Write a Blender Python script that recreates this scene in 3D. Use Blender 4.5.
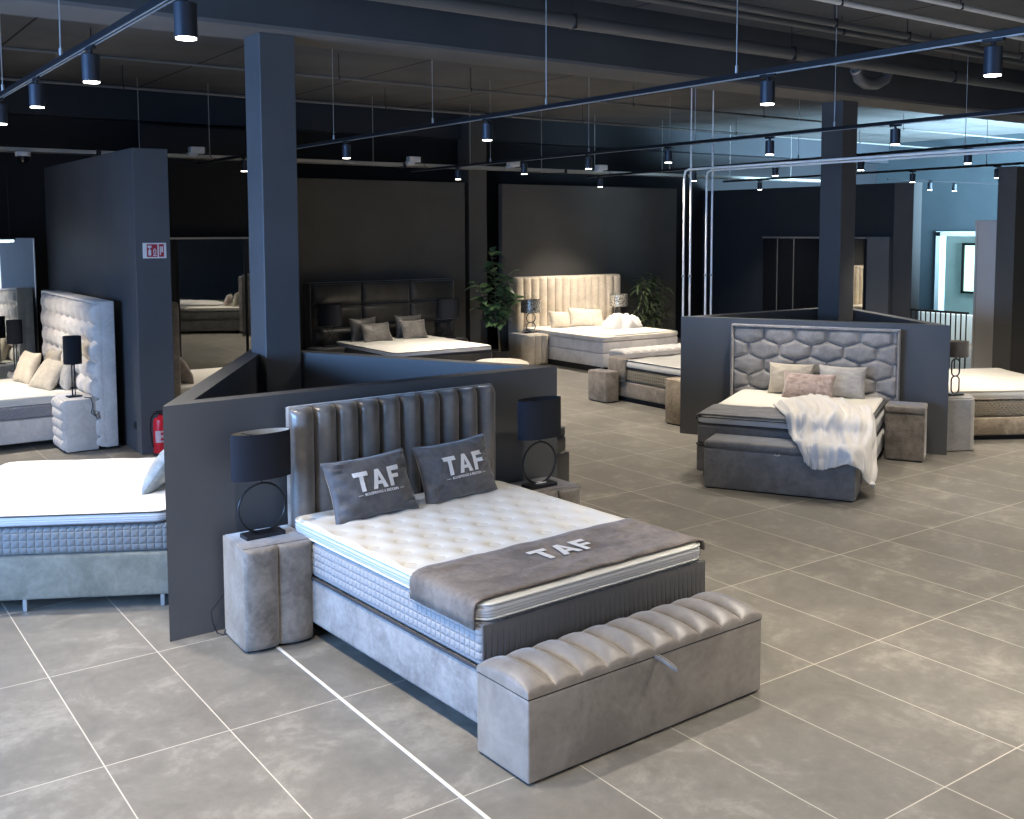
import bpy, bmesh, math, random
from mathutils import Vector, Matrix, noise
R = math.radians
random.seed(7)
for o in list(bpy.data.objects): bpy.data.objects.remove(o)
S = bpy.context.scene
COL = S.collection

# ------------------------------------------------------------------ camera, world, exposure
F_PX, CX, CY, YAW, PITCH, ROLL, CAM_H = 1046.1, 528.2, 315.0, 0.6265, 0.0812, 0.00236, 2.48
cam_d = bpy.data.cameras.new('camera'); cam = bpy.data.objects.new('camera', cam_d); COL.objects.link(cam)
S.camera = cam
cam_d.sensor_fit = 'HORIZONTAL'; cam_d.sensor_width = 36.0
cam_d.lens = F_PX / 1024 * 36.0
cam_d.shift_x = (512 - CX) / 1024
cam_d.shift_y = -(409.5 - CY) / 1024
cam_d.clip_end = 200
_f = Vector((math.sin(YAW) * math.cos(PITCH), math.cos(YAW) * math.cos(PITCH), -math.sin(PITCH)))
_r0 = Vector((math.cos(YAW), -math.sin(YAW), 0)); _d0 = _f.cross(_r0)
_x = _r0 * math.cos(ROLL) + _d0 * math.sin(ROLL)
_yd = -_r0 * math.sin(ROLL) + _d0 * math.cos(ROLL)
cam.matrix_world = Matrix((( _x.x, -_yd.x, -_f.x, 0), (_x.y, -_yd.y, -_f.y, 0), (_x.z, -_yd.z, -_f.z, CAM_H), (0, 0, 0, 1)))

S.view_settings.view_transform = 'Standard'; S.view_settings.look = 'None'
S.view_settings.exposure = 0.18; S.view_settings.gamma = 1.0; S.view_settings.use_curve_mapping = False
W = bpy.data.worlds.new('sky'); S.world = W; W.use_nodes = True
W.node_tree.nodes['Background'].inputs[0].default_value = (0.42, 0.55, 0.8, 1)
W.node_tree.nodes['Background'].inputs[1].default_value = 1.0

def area(name, loc, target, sx, sy, power, col):
    l = bpy.data.lights.new(name, 'AREA'); l.shape = 'RECTANGLE'; l.size = sx; l.size_y = sy; l.energy = power; l.color = col
    o = bpy.data.objects.new(name, l); COL.objects.link(o); o.location = loc
    o.rotation_euler = (Vector(target) - Vector(loc)).to_track_quat('-Z', 'Y').to_euler()
    return o
DAY = (0.27, 0.52, 1.0)
area('daylight_window_left', (-3.85, 5.6, 2.0), (10, 6.4, 0.9), 6.0, 2.0, 450, DAY).data.spread = R(120)
area('warm_fill_rear', (3.0, -3.9, 2.6), (4.5, 8, 0.9), 12.0, 2.2, 45, (1.0, 0.96, 0.90))  # unseen warm interior fill, added from behind the camera
area('daylight_stair_hall', (21.5, 8.2, 1.6), (21.8, 14, 4.4), 5.0, 2.0, 1700, (0.52, 0.8, 1.0)).data.spread = R(88)
area('daylight_stair_window', (27.0, 12.2, 2.6), (27.8, 17.5, 1.3), 2.0, 2.0, 260, (0.6, 0.95, 1.0))
SPOT_W = 330.0

# ------------------------------------------------------------------ geometry helpers
class MB:
    def __init__(s): s.v = []; s.f = []
    def add(s, vs, fs):
        n = len(s.v); s.v += [tuple(v) for v in vs]; s.f += [tuple(i + n for i in f) for f in fs]; return s
    def xf(s, M):
        s.v = [tuple(M @ Vector(v)) for v in s.v]; return s
    def join(s, o, M=None):
        vs = o.v if M is None else [tuple(M @ Vector(v)) for v in o.v]
        return s.add(vs, o.f)
    def bm(s, b, M=None):
        b.verts.index_update()
        vs = [tuple(v.co) for v in b.verts]
        if M is not None: vs = [tuple(M @ Vector(v)) for v in vs]
        s.add(vs, [[v.index for v in f.verts] for f in b.faces]); b.free(); return s
    def box(s, x0, x1, y0, y1, z0, z1, bev=0.0, seg=2, M=None):
        b = bmesh.new(); bmesh.ops.create_cube(b, size=1)
        for v in b.verts:
            v.co = Vector(((x0 + x1) / 2 + v.co.x * (x1 - x0), (y0 + y1) / 2 + v.co.y * (y1 - y0), (z0 + z1) / 2 + v.co.z * (z1 - z0)))
        if bev > 0: bmesh.ops.bevel(b, geom=list(b.edges), offset=bev, segments=seg, profile=0.5, affect='EDGES')
        return s.bm(b, M)
    def cyl(s, cx, cy, z0, z1, r0, r1=None, seg=24, caps=True, M=None):
        if r1 is None: r1 = r0
        vs = []; fs = []
        for k in range(seg):
            a = 2 * math.pi * k / seg
            vs.append((cx + r0 * math.cos(a), cy + r0 * math.sin(a), z0)); vs.append((cx + r1 * math.cos(a), cy + r1 * math.sin(a), z1))
        for k in range(seg):
            j = (k + 1) % seg; fs.append((2 * k, 2 * j, 2 * j + 1, 2 * k + 1))
        if caps: fs.append([2 * k for k in range(seg)][::-1]); fs.append([2 * k + 1 for k in range(seg)])
        if M is not None: vs = [M @ Vector(v) for v in vs]
        return s.add(vs, fs)
    def lathe(s, prof, seg=24, c=(0, 0)):
        vs = []; fs = []; n = len(prof)
        for k in range(seg):
            a = 2 * math.pi * k / seg
            for r, z in prof: vs.append((c[0] + r * math.cos(a), c[1] + r * math.sin(a), z))
        for k in range(seg):
            j = (k + 1) % seg
            for i in range(n - 1): fs.append((k * n + i, j * n + i, j * n + i + 1, k * n + i + 1))
        return s.add(vs, fs)
    def tube(s, pts, r, seg=8, closed=False, caps=True):
        P = [Vector(p) for p in pts]; n = len(P); vs = []; fs = []; up = None
        for i in range(n):
            if closed: t = P[(i + 1) % n] - P[i - 1]
            else: t = P[min(i + 1, n - 1)] - P[max(i - 1, 0)]
            t.normalize()
            if up is None:
                up = Vector((0, 0, 1)) if abs(t.z) < 0.9 else Vector((1, 0, 0))
            a = t.cross(up); a.normalize(); b = a.cross(t); b.normalize(); up = b
            rr = r[i] if isinstance(r, (list, tuple)) else r
            for k in range(seg):
                q = 2 * math.pi * k / seg; vs.append(P[i] + a * (rr * math.cos(q)) + b * (rr * math.sin(q)))
        m = n if closed else n - 1
        for i in range(m):
            j = (i + 1) % n
            for k in range(seg):
                l = (k + 1) % seg; fs.append((i * seg + k, i * seg + l, j * seg + l, j * seg + k))
        if caps and not closed: fs.append(list(range(seg))[::-1]); fs.append([(n - 1) * seg + k for k in range(seg)])
        return s.add(vs, fs)
    def relief(s, lu, lv, h, nu, nv, depth, O=(0, 0, 0), U=(1, 0, 0), V=(0, 1, 0), N=(0, 0, 1), cr=0.0):
        """closed slab: top face is a height field h(u,v) above N=0, sides go down to -depth"""
        O = Vector(O); U = Vector(U); V = Vector(V); N = Vector(N); vs = []; fs = []
        def rm(u, v):
            if cr > 0:
                du = max(cr - u, u - (lu - cr)); dv = max(cr - v, v - (lv - cr))
                if du > 0 and dv > 0:
                    k = max(du, dv) / math.hypot(du, dv)
                    cu = cr if u < lu / 2 else lu - cr; cv = cr if v < lv / 2 else lv - cr
                    u = cu + (u - cu) * k; v = cv + (v - cv) * k
            return u, v
        us = nu if isinstance(nu, list) else [lu * i / nu for i in range(nu + 1)]
        vv = nv if isinstance(nv, list) else [lv * i / nv for i in range(nv + 1)]
        a, b = len(us), len(vv)
        for u in us:
            for v in vv:
                p, q = rm(u, v); vs.append(O + U * p + V * q + N * h(u, v))
        for i in range(a - 1):
            for j in range(b - 1): fs.append((i * b + j, (i + 1) * b + j, (i + 1) * b + j + 1, i * b + j + 1))
        ring = [(i, 0) for i in range(a)] + [(a - 1, j) for j in range(1, b)] + [(i, b - 1) for i in range(a - 2, -1, -1)] + [(0, j) for j in range(b - 2, 0, -1)]
        base = len(vs)
        for (i, j) in ring:
            p, q = rm(us[i], vv[j]); vs.append(O + U * p + V * q - N * depth)
        m = len(ring)
        for k in range(m):
            l = (k + 1) % m; i, j = ring[k]; i2, j2 = ring[l]
            fs.append((i * b + j, base + k, base + l, i2 * b + j2))
        fs.append([base + k for k in range(m)][::-1])
        return s.add(vs, fs)
    def build(s, name, mat, parent=None, sharp=35, smooth=True):
        me = bpy.data.meshes.new(name); me.from_pydata(s.v, [], s.f)
        b = bmesh.new(); b.from_mesh(me); bmesh.ops.recalc_face_normals(b, faces=b.faces); b.to_mesh(me); b.free()
        if smooth:
            for p in me.polygons: p.use_smooth = True
            me.set_sharp_from_angle(angle=R(sharp))
        me.materials.append(mat)
        o = bpy.data.objects.new(name, me); COL.objects.link(o)
        if parent is not None: o.parent = parent
        return o

def thing(name, label, cat, loc=(0, 0, 0), rz=0.0, group=None):
    o = bpy.data.objects.new(name, None); COL.objects.link(o); o.empty_display_size = 0.1
    o.location = loc; o.rotation_euler = (0, 0, R(rz)); o['label'] = label; o['category'] = cat
    if group: o['group'] = group
    return o
def tag(o, label, cat, group=None):
    o['label'] = label; o['category'] = cat
    if group: o['group'] = group
    return o
def struct(name, mb, mat, smooth=True):
    o = mb.build(name, mat, None, smooth=smooth); o['kind'] = 'structure'; return o
def dup(root, loc=None, rz=None, label=None, group=None):
    r = root.copy(); COL.objects.link(r)
    if loc is not None: r.location = loc
    if rz is not None: r.rotation_euler = (0, 0, R(rz))
    if label: r['label'] = label
    if group: r['group'] = group
    for ch in [c for c in root.children]:
        c = ch.copy(); COL.objects.link(c); c.parent = r
        for g in ch.children:
            d = g.copy(); COL.objects.link(d); d.parent = c
    return r
def fr(theta, x, y):      # local frame coordinate -> world xy
    c, s_ = math.cos(R(theta)), math.sin(R(theta)); return (c * x - s_ * y, s_ * x + c * y)
def nz(x, y, z=0.0, s=1.0): return noise.noise(Vector((x * s, y * s, z)))
def rot3(rx=0, ry=0, rz=0): return Matrix.Rotation(R(rz), 4, 'Z') @ Matrix.Rotation(R(ry), 4, 'Y') @ Matrix.Rotation(R(rx), 4, 'X')
T = Matrix.Translation

# ------------------------------------------------------------------ materials
def mat(name, col, rough=0.6, metal=0.0, spec=0.5, sheen=0.0, emit=None, es=1.0):
    m = bpy.data.materials.new(name); m.use_nodes = True; b = m.node_tree.nodes['Principled BSDF']
    b.inputs['Base Color'].default_value = (*col, 1); b.inputs['Roughness'].default_value = rough
    b.inputs['Metallic'].default_value = metal; b.inputs['Specular IOR Level'].default_value = spec
    if sheen: b.inputs['Sheen Weight'].default_value = sheen; b.inputs['Sheen Roughness'].default_value = 0.4
    if emit: b.inputs['Emission Color'].default_value = (*emit, 1); b.inputs['Emission Strength'].default_value = es
    return m
def NT(m): return m.node_tree.nodes, m.node_tree.links, m.node_tree.nodes['Principled BSDF']
def mathn(m, op, a, b=None):
    n, l, _ = NT(m); q = n.new('ShaderNodeMath'); q.operation = op
    for i, s_ in enumerate((a, b)):
        if s_ is None: continue
        if isinstance(s_, (int, float)): q.inputs[i].default_value = s_
        else: l.new(s_, q.inputs[i])
    return q.outputs[0]
def noisen(m, scale, detail=4, rough=0.55, coord='Object', dist=0.0, sc=None):
    n, l, _ = NT(m); tc = n.new('ShaderNodeTexCoord'); t = n.new('ShaderNodeTexNoise')
    t.inputs['Scale'].default_value = scale; t.inputs['Detail'].default_value = detail; t.inputs['Roughness'].default_value = rough; t.inputs['Distortion'].default_value = dist
    if sc:
        mp = n.new('ShaderNodeMapping'); mp.inputs['Scale'].default_value = sc; l.new(tc.outputs[coord], mp.inputs[0]); l.new(mp.outputs[0], t.inputs[0])
    else: l.new(tc.outputs[coord], t.inputs[0])
    return t.outputs[0]
def ramp(m, fac, stops):
    n, l, _ = NT(m); r = n.new('ShaderNodeValToRGB'); l.new(fac, r.inputs[0])
    while len(r.color_ramp.elements) < len(stops): r.color_ramp.elements.new(0.5)
    for e, (p, c) in zip(r.color_ramp.elements, stops): e.position = p; e.color = (*c, 1)
    return r.outputs[0]
def bump(m, h, strength=0.3, dist=0.01, prev=None):
    n, l, b = NT(m); q = n.new('ShaderNodeBump'); q.inputs['Strength'].default_value = strength; q.inputs['Distance'].default_value = dist
    l.new(h, q.inputs['Height'])
    if prev is not None: l.new(prev, q.inputs['Normal'])
    l.new(q.outputs[0], b.inputs['Normal']); return q.outputs[0]
def velvet(name, dark, light, rough=0.6, sheen=0.6, scale=5.0, patch=0.5):
    m = mat(name, dark, rough, spec=0.35, sheen=sheen); n, l, b = NT(m)
    f = noisen(m, scale, 6, 0.65, dist=0.6)
    f2 = noisen(m, scale * 7, 3, 0.6)
    mix = mathn(m, 'ADD', mathn(m, 'MULTIPLY', f, 0.75), mathn(m, 'MULTIPLY', f2, 0.25))
    l.new(ramp(m, mix, [(0.5 - patch * 0.2, dark), (0.5 + patch * 0.24, light)]), b.inputs['Base Color'])
    bump(m, noisen(m, 350, 2), 0.12, 0.002)
    return m
def painted(name, col, rough=0.75, spec=0.3):
    m = mat(name, col, rough, spec=spec); n, l, b = NT(m)
    f = noisen(m, 0.9, 4, 0.6)
    c2 = tuple(c * 1.12 for c in col); c1 = tuple(c * 0.9 for c in col)
    l.new(ramp(m, f, [(0.3, c1), (0.7, c2)]), b.inputs['Base Color'])
    bump(m, noisen(m, 90, 3), 0.06, 0.003)
    return m
def coords(m):
    n, l, b = NT(m); tc = n.new('ShaderNodeTexCoord'); sp = n.new('ShaderNodeSeparateXYZ'); l.new(tc.outputs['Object'], sp.inputs[0]); return sp.outputs
def quilt(name, col, p=0.04, pz=None, strength=0.8, dist=0.012, dark=0.55, diamond=False):
    """stitched quilting: pillowed squares (or diamonds) along the side of a mattress"""
    m = mat(name, col, 0.75, sheen=0.2); n, l, b = NT(m); c = coords(m); pz = pz or p
    s_ = mathn(m, 'ADD', c[0], c[1])
    if diamond:
        a = mathn(m, 'ADD', mathn(m, 'DIVIDE', s_, p), mathn(m, 'DIVIDE', c[2], pz)); e = mathn(m, 'SUBTRACT', mathn(m, 'DIVIDE', s_, p), mathn(m, 'DIVIDE', c[2], pz))
    else: a = mathn(m, 'DIVIDE', s_, p); e = mathn(m, 'DIVIDE', c[2], pz)
    wa = mathn(m, 'ABSOLUTE', mathn(m, 'SINE', mathn(m, 'MULTIPLY', a, math.pi))); we = mathn(m, 'ABSOLUTE', mathn(m, 'SINE', mathn(m, 'MULTIPLY', e, math.pi)))
    h = mathn(m, 'POWER', mathn(m, 'MINIMUM', wa, we), 0.45)
    l.new(ramp(m, h, [(0.0, tuple(x * dark for x in col)), (0.45, col)]), b.inputs['Base Color'])
    bump(m, h, strength, dist); return m

# floor: 60 x 120 cm porcelain tiles with pale grout, cloudy print
M_floor = mat('floor_tile', (0.2, 0.19, 0.17), 0.42, spec=0.42)
def _floor():
    m = M_floor; n, l, b = NT(m); c = coords(m)
    PXp, PYp, X0, Y0 = 0.5967, 1.2015, 1.143, 2.541
    tx = mathn(m, 'DIVIDE', mathn(m, 'SUBTRACT', c[0], X0), PXp); ty = mathn(m, 'DIVIDE', mathn(m, 'SUBTRACT', c[1], Y0), PYp)
    def edge(t, w):
        fr_ = mathn(m, 'FRACT', t); d = mathn(m, 'MINIMUM', fr_, mathn(m, 'SUBTRACT', 1.0, fr_)); return mathn(m, 'LESS_THAN', d, w)
    g = mathn(m, 'MAXIMUM', edge(tx, 0.0029 / PXp), edge(ty, 0.0029 / PYp))
    ix = mathn(m, 'FLOOR', tx); iy = mathn(m, 'FLOOR', ty)
    cb = n.new('ShaderNodeCombineXYZ'); l.new(ix, cb.inputs[0]); l.new(iy, cb.inputs[1])
    wn = n.new('ShaderNodeTexWhiteNoise'); l.new(cb.outputs[0], wn.inputs[0])
    # tile-wise shifted cloud
    tc = n.new('ShaderNodeTexCoord'); ad = n.new('ShaderNodeVectorMath'); ad.operation = 'MULTIPLY_ADD'
    l.new(wn.outputs['Color'], ad.inputs[0]); ad.inputs[1].default_value = (20, 20, 20); l.new(tc.outputs['Object'], ad.inputs[2])
    t1 = n.new('ShaderNodeTexNoise'); t1.inputs['Scale'].default_value = 2.6; t1.inputs['Detail'].default_value = 9; t1.inputs['Roughness'].default_value = 0.68; t1.inputs['Distortion'].default_value = 0.5; l.new(ad.outputs[0], t1.inputs[0])
    t2 = n.new('ShaderNodeTexNoise'); t2.inputs['Scale'].default_value = 14; t2.inputs['Detail'].default_value = 5; t2.inputs['Roughness'].default_value = 0.7; l.new(ad.outputs[0], t2.inputs[0])
    v = mathn(m, 'ADD', mathn(m, 'MULTIPLY', t1.outputs[0], 0.7), mathn(m, 'MULTIPLY', t2.outputs[0], 0.3))
    v = mathn(m, 'ADD', v, mathn(m, 'MULTIPLY', mathn(m, 'SUBTRACT', wn.outputs['Value'], 0.5), 0.05))
    cr = ramp(m, v, [(0.36, (0.150, 0.142, 0.126)), (0.52, (0.195, 0.185, 0.165)), (0.66, (0.300, 0.285, 0.252))])
    mx = n.new('ShaderNodeMix'); mx.data_type = 'RGBA'; l.new(g, mx.inputs[0]); l.new(cr, mx.inputs[6]); mx.inputs[7].default_value = (0.55, 0.51, 0.44, 1)
    l.new(mx.outputs[2], b.inputs['Base Color'])
    l.new(mathn(m, 'ADD', mathn(m, 'MULTIPLY', v, 0.25), 0.30), b.inputs['Roughness'])
    bump(m, mathn(m, 'ADD', mathn(m, 'MULTIPLY', g, -1.0), mathn(m, 'MULTIPLY', t2.outputs[0], 0.15)), 0.12, 0.002)
_floor()
# ceiling boards
M_ceil = mat('ceiling_board', (0.16, 0.15, 0.14), 0.9, spec=0.1)
def _ceil():
    m = M_ceil; n, l, b = NT(m); c = coords(m)
    def edge(t, w):
        f_ = mathn(m, 'FRACT', t); d = mathn(m, 'MINIMUM', f_, mathn(m, 'SUBTRACT', 1.0, f_)); return mathn(m, 'LESS_THAN', d, w)
    g = mathn(m, 'MAXIMUM', edge(mathn(m, 'DIVIDE', c[0], 2.4), 0.006), edge(mathn(m, 'DIVIDE', c[1], 9.6), 0.001))
    nn = noisen(m, 1.2, 5)
    cr = ramp(m, nn, [(0.3, (0.108, 0.110, 0.113)), (0.7, (0.140, 0.142, 0.146))])
    mx = n.new('ShaderNodeMix'); mx.data_type = 'RGBA'; l.new(g, mx.inputs[0]); l.new(cr, mx.inputs[6]); mx.inputs[7].default_value = (0.03, 0.03, 0.03, 1)
    l.new(mx.outputs[2], b.inputs['Base Color']); bump(m, noisen(m, 160, 3), 0.4, 0.004)
_ceil()
M_slate = painted('slate_blue_paint', (0.082, 0.085, 0.092), 0.6, 0.4)
M_slate_top = painted('slate_paint_top', (0.082, 0.085, 0.092), 0.5, 0.5)
M_beam = painted('beam_paint', (0.062, 0.067, 0.073), 0.8)
M_beam_under = painted('beam_underside_board', (0.15, 0.145, 0.14), 0.85)
M_panel = painted('charcoal_panel_paint', (0.082, 0.080, 0.078), 0.7)
M_black = painted('black_paint', (0.012, 0.014, 0.019), 0.7)
M_navy = painted('navy_paint', (0.026, 0.032, 0.042), 0.7)
M_teal = painted('teal_wall_paint', (0.062, 0.088, 0.108), 0.8)
M_hallw = painted('hall_white_paint', (0.65, 0.75, 0.78), 0.8)
M_metal_blk = mat('black_metal', (0.015, 0.017, 0.022), 0.35, 0.3, 0.5)
M_housing = mat('black_lamp_housing', (0.03, 0.038, 0.055), 0.42, 0.35, 0.6)
M_alu = mat('galvanised_metal', (0.42, 0.42, 0.42), 0.45, 0.7)
M_pipe = mat('pale_pipe', (0.85, 0.85, 0.84), 0.3, 0.0)
M_duct = mat('grey_duct', (0.15, 0.15, 0.15), 0.5, 0.35)
M_tray = mat('cable_tray_metal', (0.42, 0.42, 0.40), 0.5, 0.3)
M_chrome = mat('chrome', (0.75, 0.76, 0.8), 0.15, 1.0)
M_mirror = mat('mirror_glass', (0.86, 0.9, 0.9), 0.015, 1.0)
M_mirror_dk = mat('tinted_mirror_glass', (0.42, 0.43, 0.42), 0.02, 1.0)
M_bglass = mat('black_glass', (0.008, 0.009, 0.012), 0.08, 0.0, 0.6)
M_led = mat('spot_diffuser', (1, 1, 1), 0.5, emit=(1.0, 0.95, 0.86), es=12.0)
M_led_dim = mat('strip_light', (1, 1, 1), 0.5, emit=(0.75, 0.92, 1.0), es=3.0)
M_white = mat('white_plastic', (0.75, 0.75, 0.76), 0.45)
M_topper = mat('topper_fabric', (0.66, 0.64, 0.59), 0.85, sheen=0.25)
bump(M_topper, noisen(M_topper, 260, 2), 0.15, 0.002)
M_topper_side = mat('topper_border_fabric', (0.52, 0.53, 0.55), 0.8); 
_c = coords(M_topper_side); bump(M_topper_side, mathn(M_topper_side, 'SINE', mathn(M_topper_side, 'MULTIPLY', _c[2], 420)), 0.35, 0.004)
M_sheet = mat('white_sheet', (0.80, 0.76, 0.68), 0.85, sheen=0.3)
M_fleece = mat('white_fleece', (0.60, 0.585, 0.57), 0.95, sheen=0.7); bump(M_fleece, noisen(M_fleece, 120, 4), 0.5, 0.006)
M_pipe_dk = mat('dark_piping', (0.03, 0.03, 0.036), 0.6)
M_pipe_lt = mat('white_piping', (0.8, 0.79, 0.75), 0.6)
M_taupe = velvet('taupe_velvet', (0.150, 0.138, 0.128), (0.315, 0.295, 0.275), 0.62, 0.5, 5)
M_taupe_pale = velvet('pale_taupe_velvet', (0.20, 0.19, 0.185), (0.36, 0.345, 0.335), 0.62, 0.3, 5)
M_hb = velvet('steel_grey_velvet', (0.105, 0.097, 0.092), (0.175, 0.163, 0.153), 0.30, 0.7, 3.0)
NT(M_hb)[2].inputs['Specular IOR Level'].default_value = 0.9
M_bench = velvet('silver_taupe_velvet', (0.185, 0.165, 0.148), (0.29, 0.262, 0.236), 0.42, 0.5, 3.5)
NT(M_bench)[2].inputs['Specular IOR Level'].default_value = 0.7
M_ns = velvet('grey_brown_velvet', (0.125, 0.110, 0.098), (0.26, 0.235, 0.21), 0.5, 0.7, 5)
M_quilt_main = quilt('grey_quilted_border', (0.34, 0.335, 0.345), 0.042, 0.042)
M_quilt_dark = quilt('charcoal_ribbed_border', (0.085, 0.085, 0.092), 0.035, 0.6)
M_quilt_a = quilt('grey_brick_quilted_border', (0.17, 0.18, 0.185), 0.05, 0.048, dark=1.9)
M_quilt_beige = quilt('beige_diamond_border', (0.30, 0.26, 0.20), 0.05, 0.05, diamond=True)
M_quilt_grey = quilt('grey_diamond_border', (0.30, 0.30, 0.33), 0.05, 0.05, diamond=True)
M_quilt_d = quilt('olive_grid_border', (0.17, 0.15, 0.11), 0.045, 0.045, dark=2.2)
M_cush = velvet('slate_velvet_cushion', (0.075, 0.078, 0.09), (0.135, 0.135, 0.145), 0.65, 0.7, 4)
M_runner = velvet('taupe_runner_velvet', (0.12, 0.098, 0.083), (0.23, 0.195, 0.168), 0.75, 0.15, 5)
M_print = mat('silver_print', (0.72, 0.74, 0.78), 0.5)
M_shade = mat('black_lamp_shade', (0.016, 0.018, 0.025), 0.85, spec=0.2); bump(M_shade, noisen(M_shade, 300, 2), 0.3, 0.002)
M_shade_in = mat('shade_lining', (0.42, 0.40, 0.36), 0.6)
M_beige = velvet('beige_velvet', (0.50, 0.43, 0.34), (0.66, 0.58, 0.47), 0.6, 0.6, 3)
M_beige_l = velvet('pale_cream_velvet', (0.55, 0.52, 0.50), (0.70, 0.67, 0.64), 0.6, 0.6, 4)
M_brown = velvet('brown_velvet', (0.16, 0.135, 0.11), (0.29, 0.25, 0.21), 0.6, 0.5, 6)
M_tan = velvet('tan_suede', (0.26, 0.21, 0.15), (0.48, 0.40, 0.30), 0.7, 0.3, 4, 0.4)
M_blackvel = velvet('black_satin', (0.028, 0.027, 0.026), (0.055, 0.052, 0.049), 0.33, 0.35, 3)
M_b2 = velvet('gunmetal_velvet', (0.115, 0.115, 0.12), (0.185, 0.185, 0.19), 0.5, 0.6, 4)
M_hex = velvet('silver_grey_velvet', (0.21, 0.205, 0.205), (0.34, 0.33, 0.33), 0.5, 0.7, 4)
M_fur = velvet('mauve_fur', (0.22, 0.165, 0.15), (0.46, 0.375, 0.345), 0.9, 0.9, 16, 0.6)
M_cushgrey = velvet('grey_linen_cushion', (0.33, 0.32, 0.31), (0.43, 0.42, 0.40), 0.8, 0.4, 5)
M_cushbeige = velvet('sand_cushion', (0.38, 0.345, 0.29), (0.50, 0.455, 0.38), 0.8, 0.4, 5)
M_cream = velvet('cream_cushion', (0.47, 0.41, 0.33), (0.60, 0.54, 0.44), 0.8, 0.4, 4)
M_leaf = mat('leaf', (0.05, 0.12, 0.045), 0.4); NT(M_leaf)[1].new(ramp(M_leaf, noisen(M_leaf, 3, 3), [(0.3, (0.05, 0.105, 0.045)), (0.7, (0.15, 0.25, 0.11))]), NT(M_leaf)[2].inputs['Base Color'])
M_leaf2 = mat('olive_leaf', (0.04, 0.07, 0.03), 0.5); NT(M_leaf2)[1].new(ramp(M_leaf2, noisen(M_leaf2, 5, 3), [(0.3, (0.04, 0.07, 0.028)), (0.7, (0.11, 0.15, 0.065))]), NT(M_leaf2)[2].inputs['Base Color'])
M_bark = mat('bark', (0.16, 0.13, 0.09), 0.85)
M_pot = mat('dark_pot', (0.02, 0.02, 0.022), 0.5)
M_red = mat('red_enamel', (0.62, 0.015, 0.03), 0.3)
M_red_sign = mat('sign_red', (0.42, 0.02, 0.04), 0.5)
M_wood = mat('oak_trim', (0.35, 0.22, 0.13), 0.6)
M_plinth = mat('black_plinth', (0.01, 0.011, 0.014), 0.7)
M_strip = mat('white_floor_strip', (0.72, 0.69, 0.62), 0.5)
M_winlit = mat('window_daylight', (0.6, 0.9, 0.8), 0.5, emit=(0.62, 1.0, 0.86), es=1.5)
def glitter():
    m = mat('mercury_glass_shade', (0.5, 0.48, 0.42), 0.3, 0.5); n, l, b = NT(m)
    l.new(ramp(m, noisen(m, 42, 3, 0.7), [(0.40, (0.07, 0.065, 0.055)), (0.5, (0.42, 0.40, 0.34)), (0.62, (0.8, 0.78, 0.70))]), b.inputs['Base Color']); return m
M_glit = glitter()

# ------------------------------------------------------------------ room shell
struct('floor', MB().box(-4.2, 30, -4.2, 20, -0.1, 0), M_floor, False)
struct('ceiling', MB().box(-4.2, 30, -4.2, 20, 4.72, 4.85), M_ceil, False)
def wall_with_opening(name, axis, at, a0, a1, o0, o1, z0, z1, mat_, th=0.2, top=4.72):
    mb = MB()
    def bx(p0, p1, q0, q1):
        if axis == 'x': mb.box(at - th, at, p0, p1, q0, q1)
        else: mb.box(p0, p1, at - th, at, q0, q1)
    bx(a0, o0, 0, top); bx(o1, a1, 0, top); bx(o0, o1, 0, z0); bx(o0, o1, z1, top)
    return struct(name, mb, mat_, False)
wall_with_opening('wall_left', 'x', -4.0, -4.2, 17.3, 2.5, 8.7, 0.8, 3.4, M_slate)
wall_with_opening('wall_front', 'y', -4.0, -4.0, 30, -3, 9, 1.4, 3.8, M_slate)
struct('wall_back', MB().box(-4.0, 24.0, 17.3, 17.5, 0, 4.72), M_black, False)
w = MB(); w.box(24.0, 24.15, 9.0, 13.9, 0, 4.72); w.box(24.0, 24.15, 15.42, 18.8, 0, 4.72); w.box(24.0, 24.15, 13.9, 15.42, 2.32, 4.72)
struct('wall_right', w, M_teal, False)
struct('wall_far_right', MB().box(30.0, 30.2, -4, 20, 0, 4.72), M_teal, False)
struct('wall_stair_back', MB().box(24.15, 28.3, 18.8, 19.0, 0, 4.72), M_hallw, False)
struct('wall_stair_side', MB().box(28.3, 28.5, 11.0, 19.0, 0, 4.72), M_hallw, False)
d = MB(); d.box(23.94, 24.2, 13.82, 13.92, 0, 2.4); d.box(23.94, 24.2, 15.34, 15.46, 0, 2.4); d.box(23.94, 24.2, 13.82, 15.46, 2.30, 2.42)
struct('door_1', d, M_hallw, False)
def framed_window(name, x, y0, y1, z0, z1):
    mb = MB(); t = 0.07
    mb.box(x - .08, x, y0, y0 + t, z0, z1); mb.box(x - .08, x, y1 - t, y1, z0, z1); mb.box(x - .08, x, y0, y1, z0, z0 + t); mb.box(x - .08, x, y0, y1, z1 - t, z1)
    o = struct(name, mb, M_metal_blk, False)
    g = MB().box(x - .03, x - .01, y0 + t, y1 - t, z0 + t, z1 - t).build('pane', M_winlit, o, smooth=False)
    return o
framed_window('window_1', 28.28, 16.5, 17.36, 0.6, 2.07)

# beams, columns (they carry the roof)
bm_ = MB().box(-4, 24, 8.12, 8.72, 4.12, 4.72); struct('trim_1', bm_, M_beam, False)
struct('trim_2', MB().box(-4, 24, 8.13, 8.71, 4.09, 4.12), M_beam_under, False)
struct('trim_3', MB().box(-4, 24, 16.95, 17.3, 4.2, 4.72), M_navy, False)
def column(x0, x1, y0, y1, top, m=None):
    mb = MB().box(x0, x1, y0, y1, 0, top, 0.006, 1)
    return struct('column', mb, m or M_slate)
column(3.31, 3.62, 8.30, 8.63, 4.09)
column(11.0, 11.3, 8.45, 8.78, 4.09)
column(10.72, 11.12, 16.7, 17.1, 4.72, M_panel)

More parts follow.
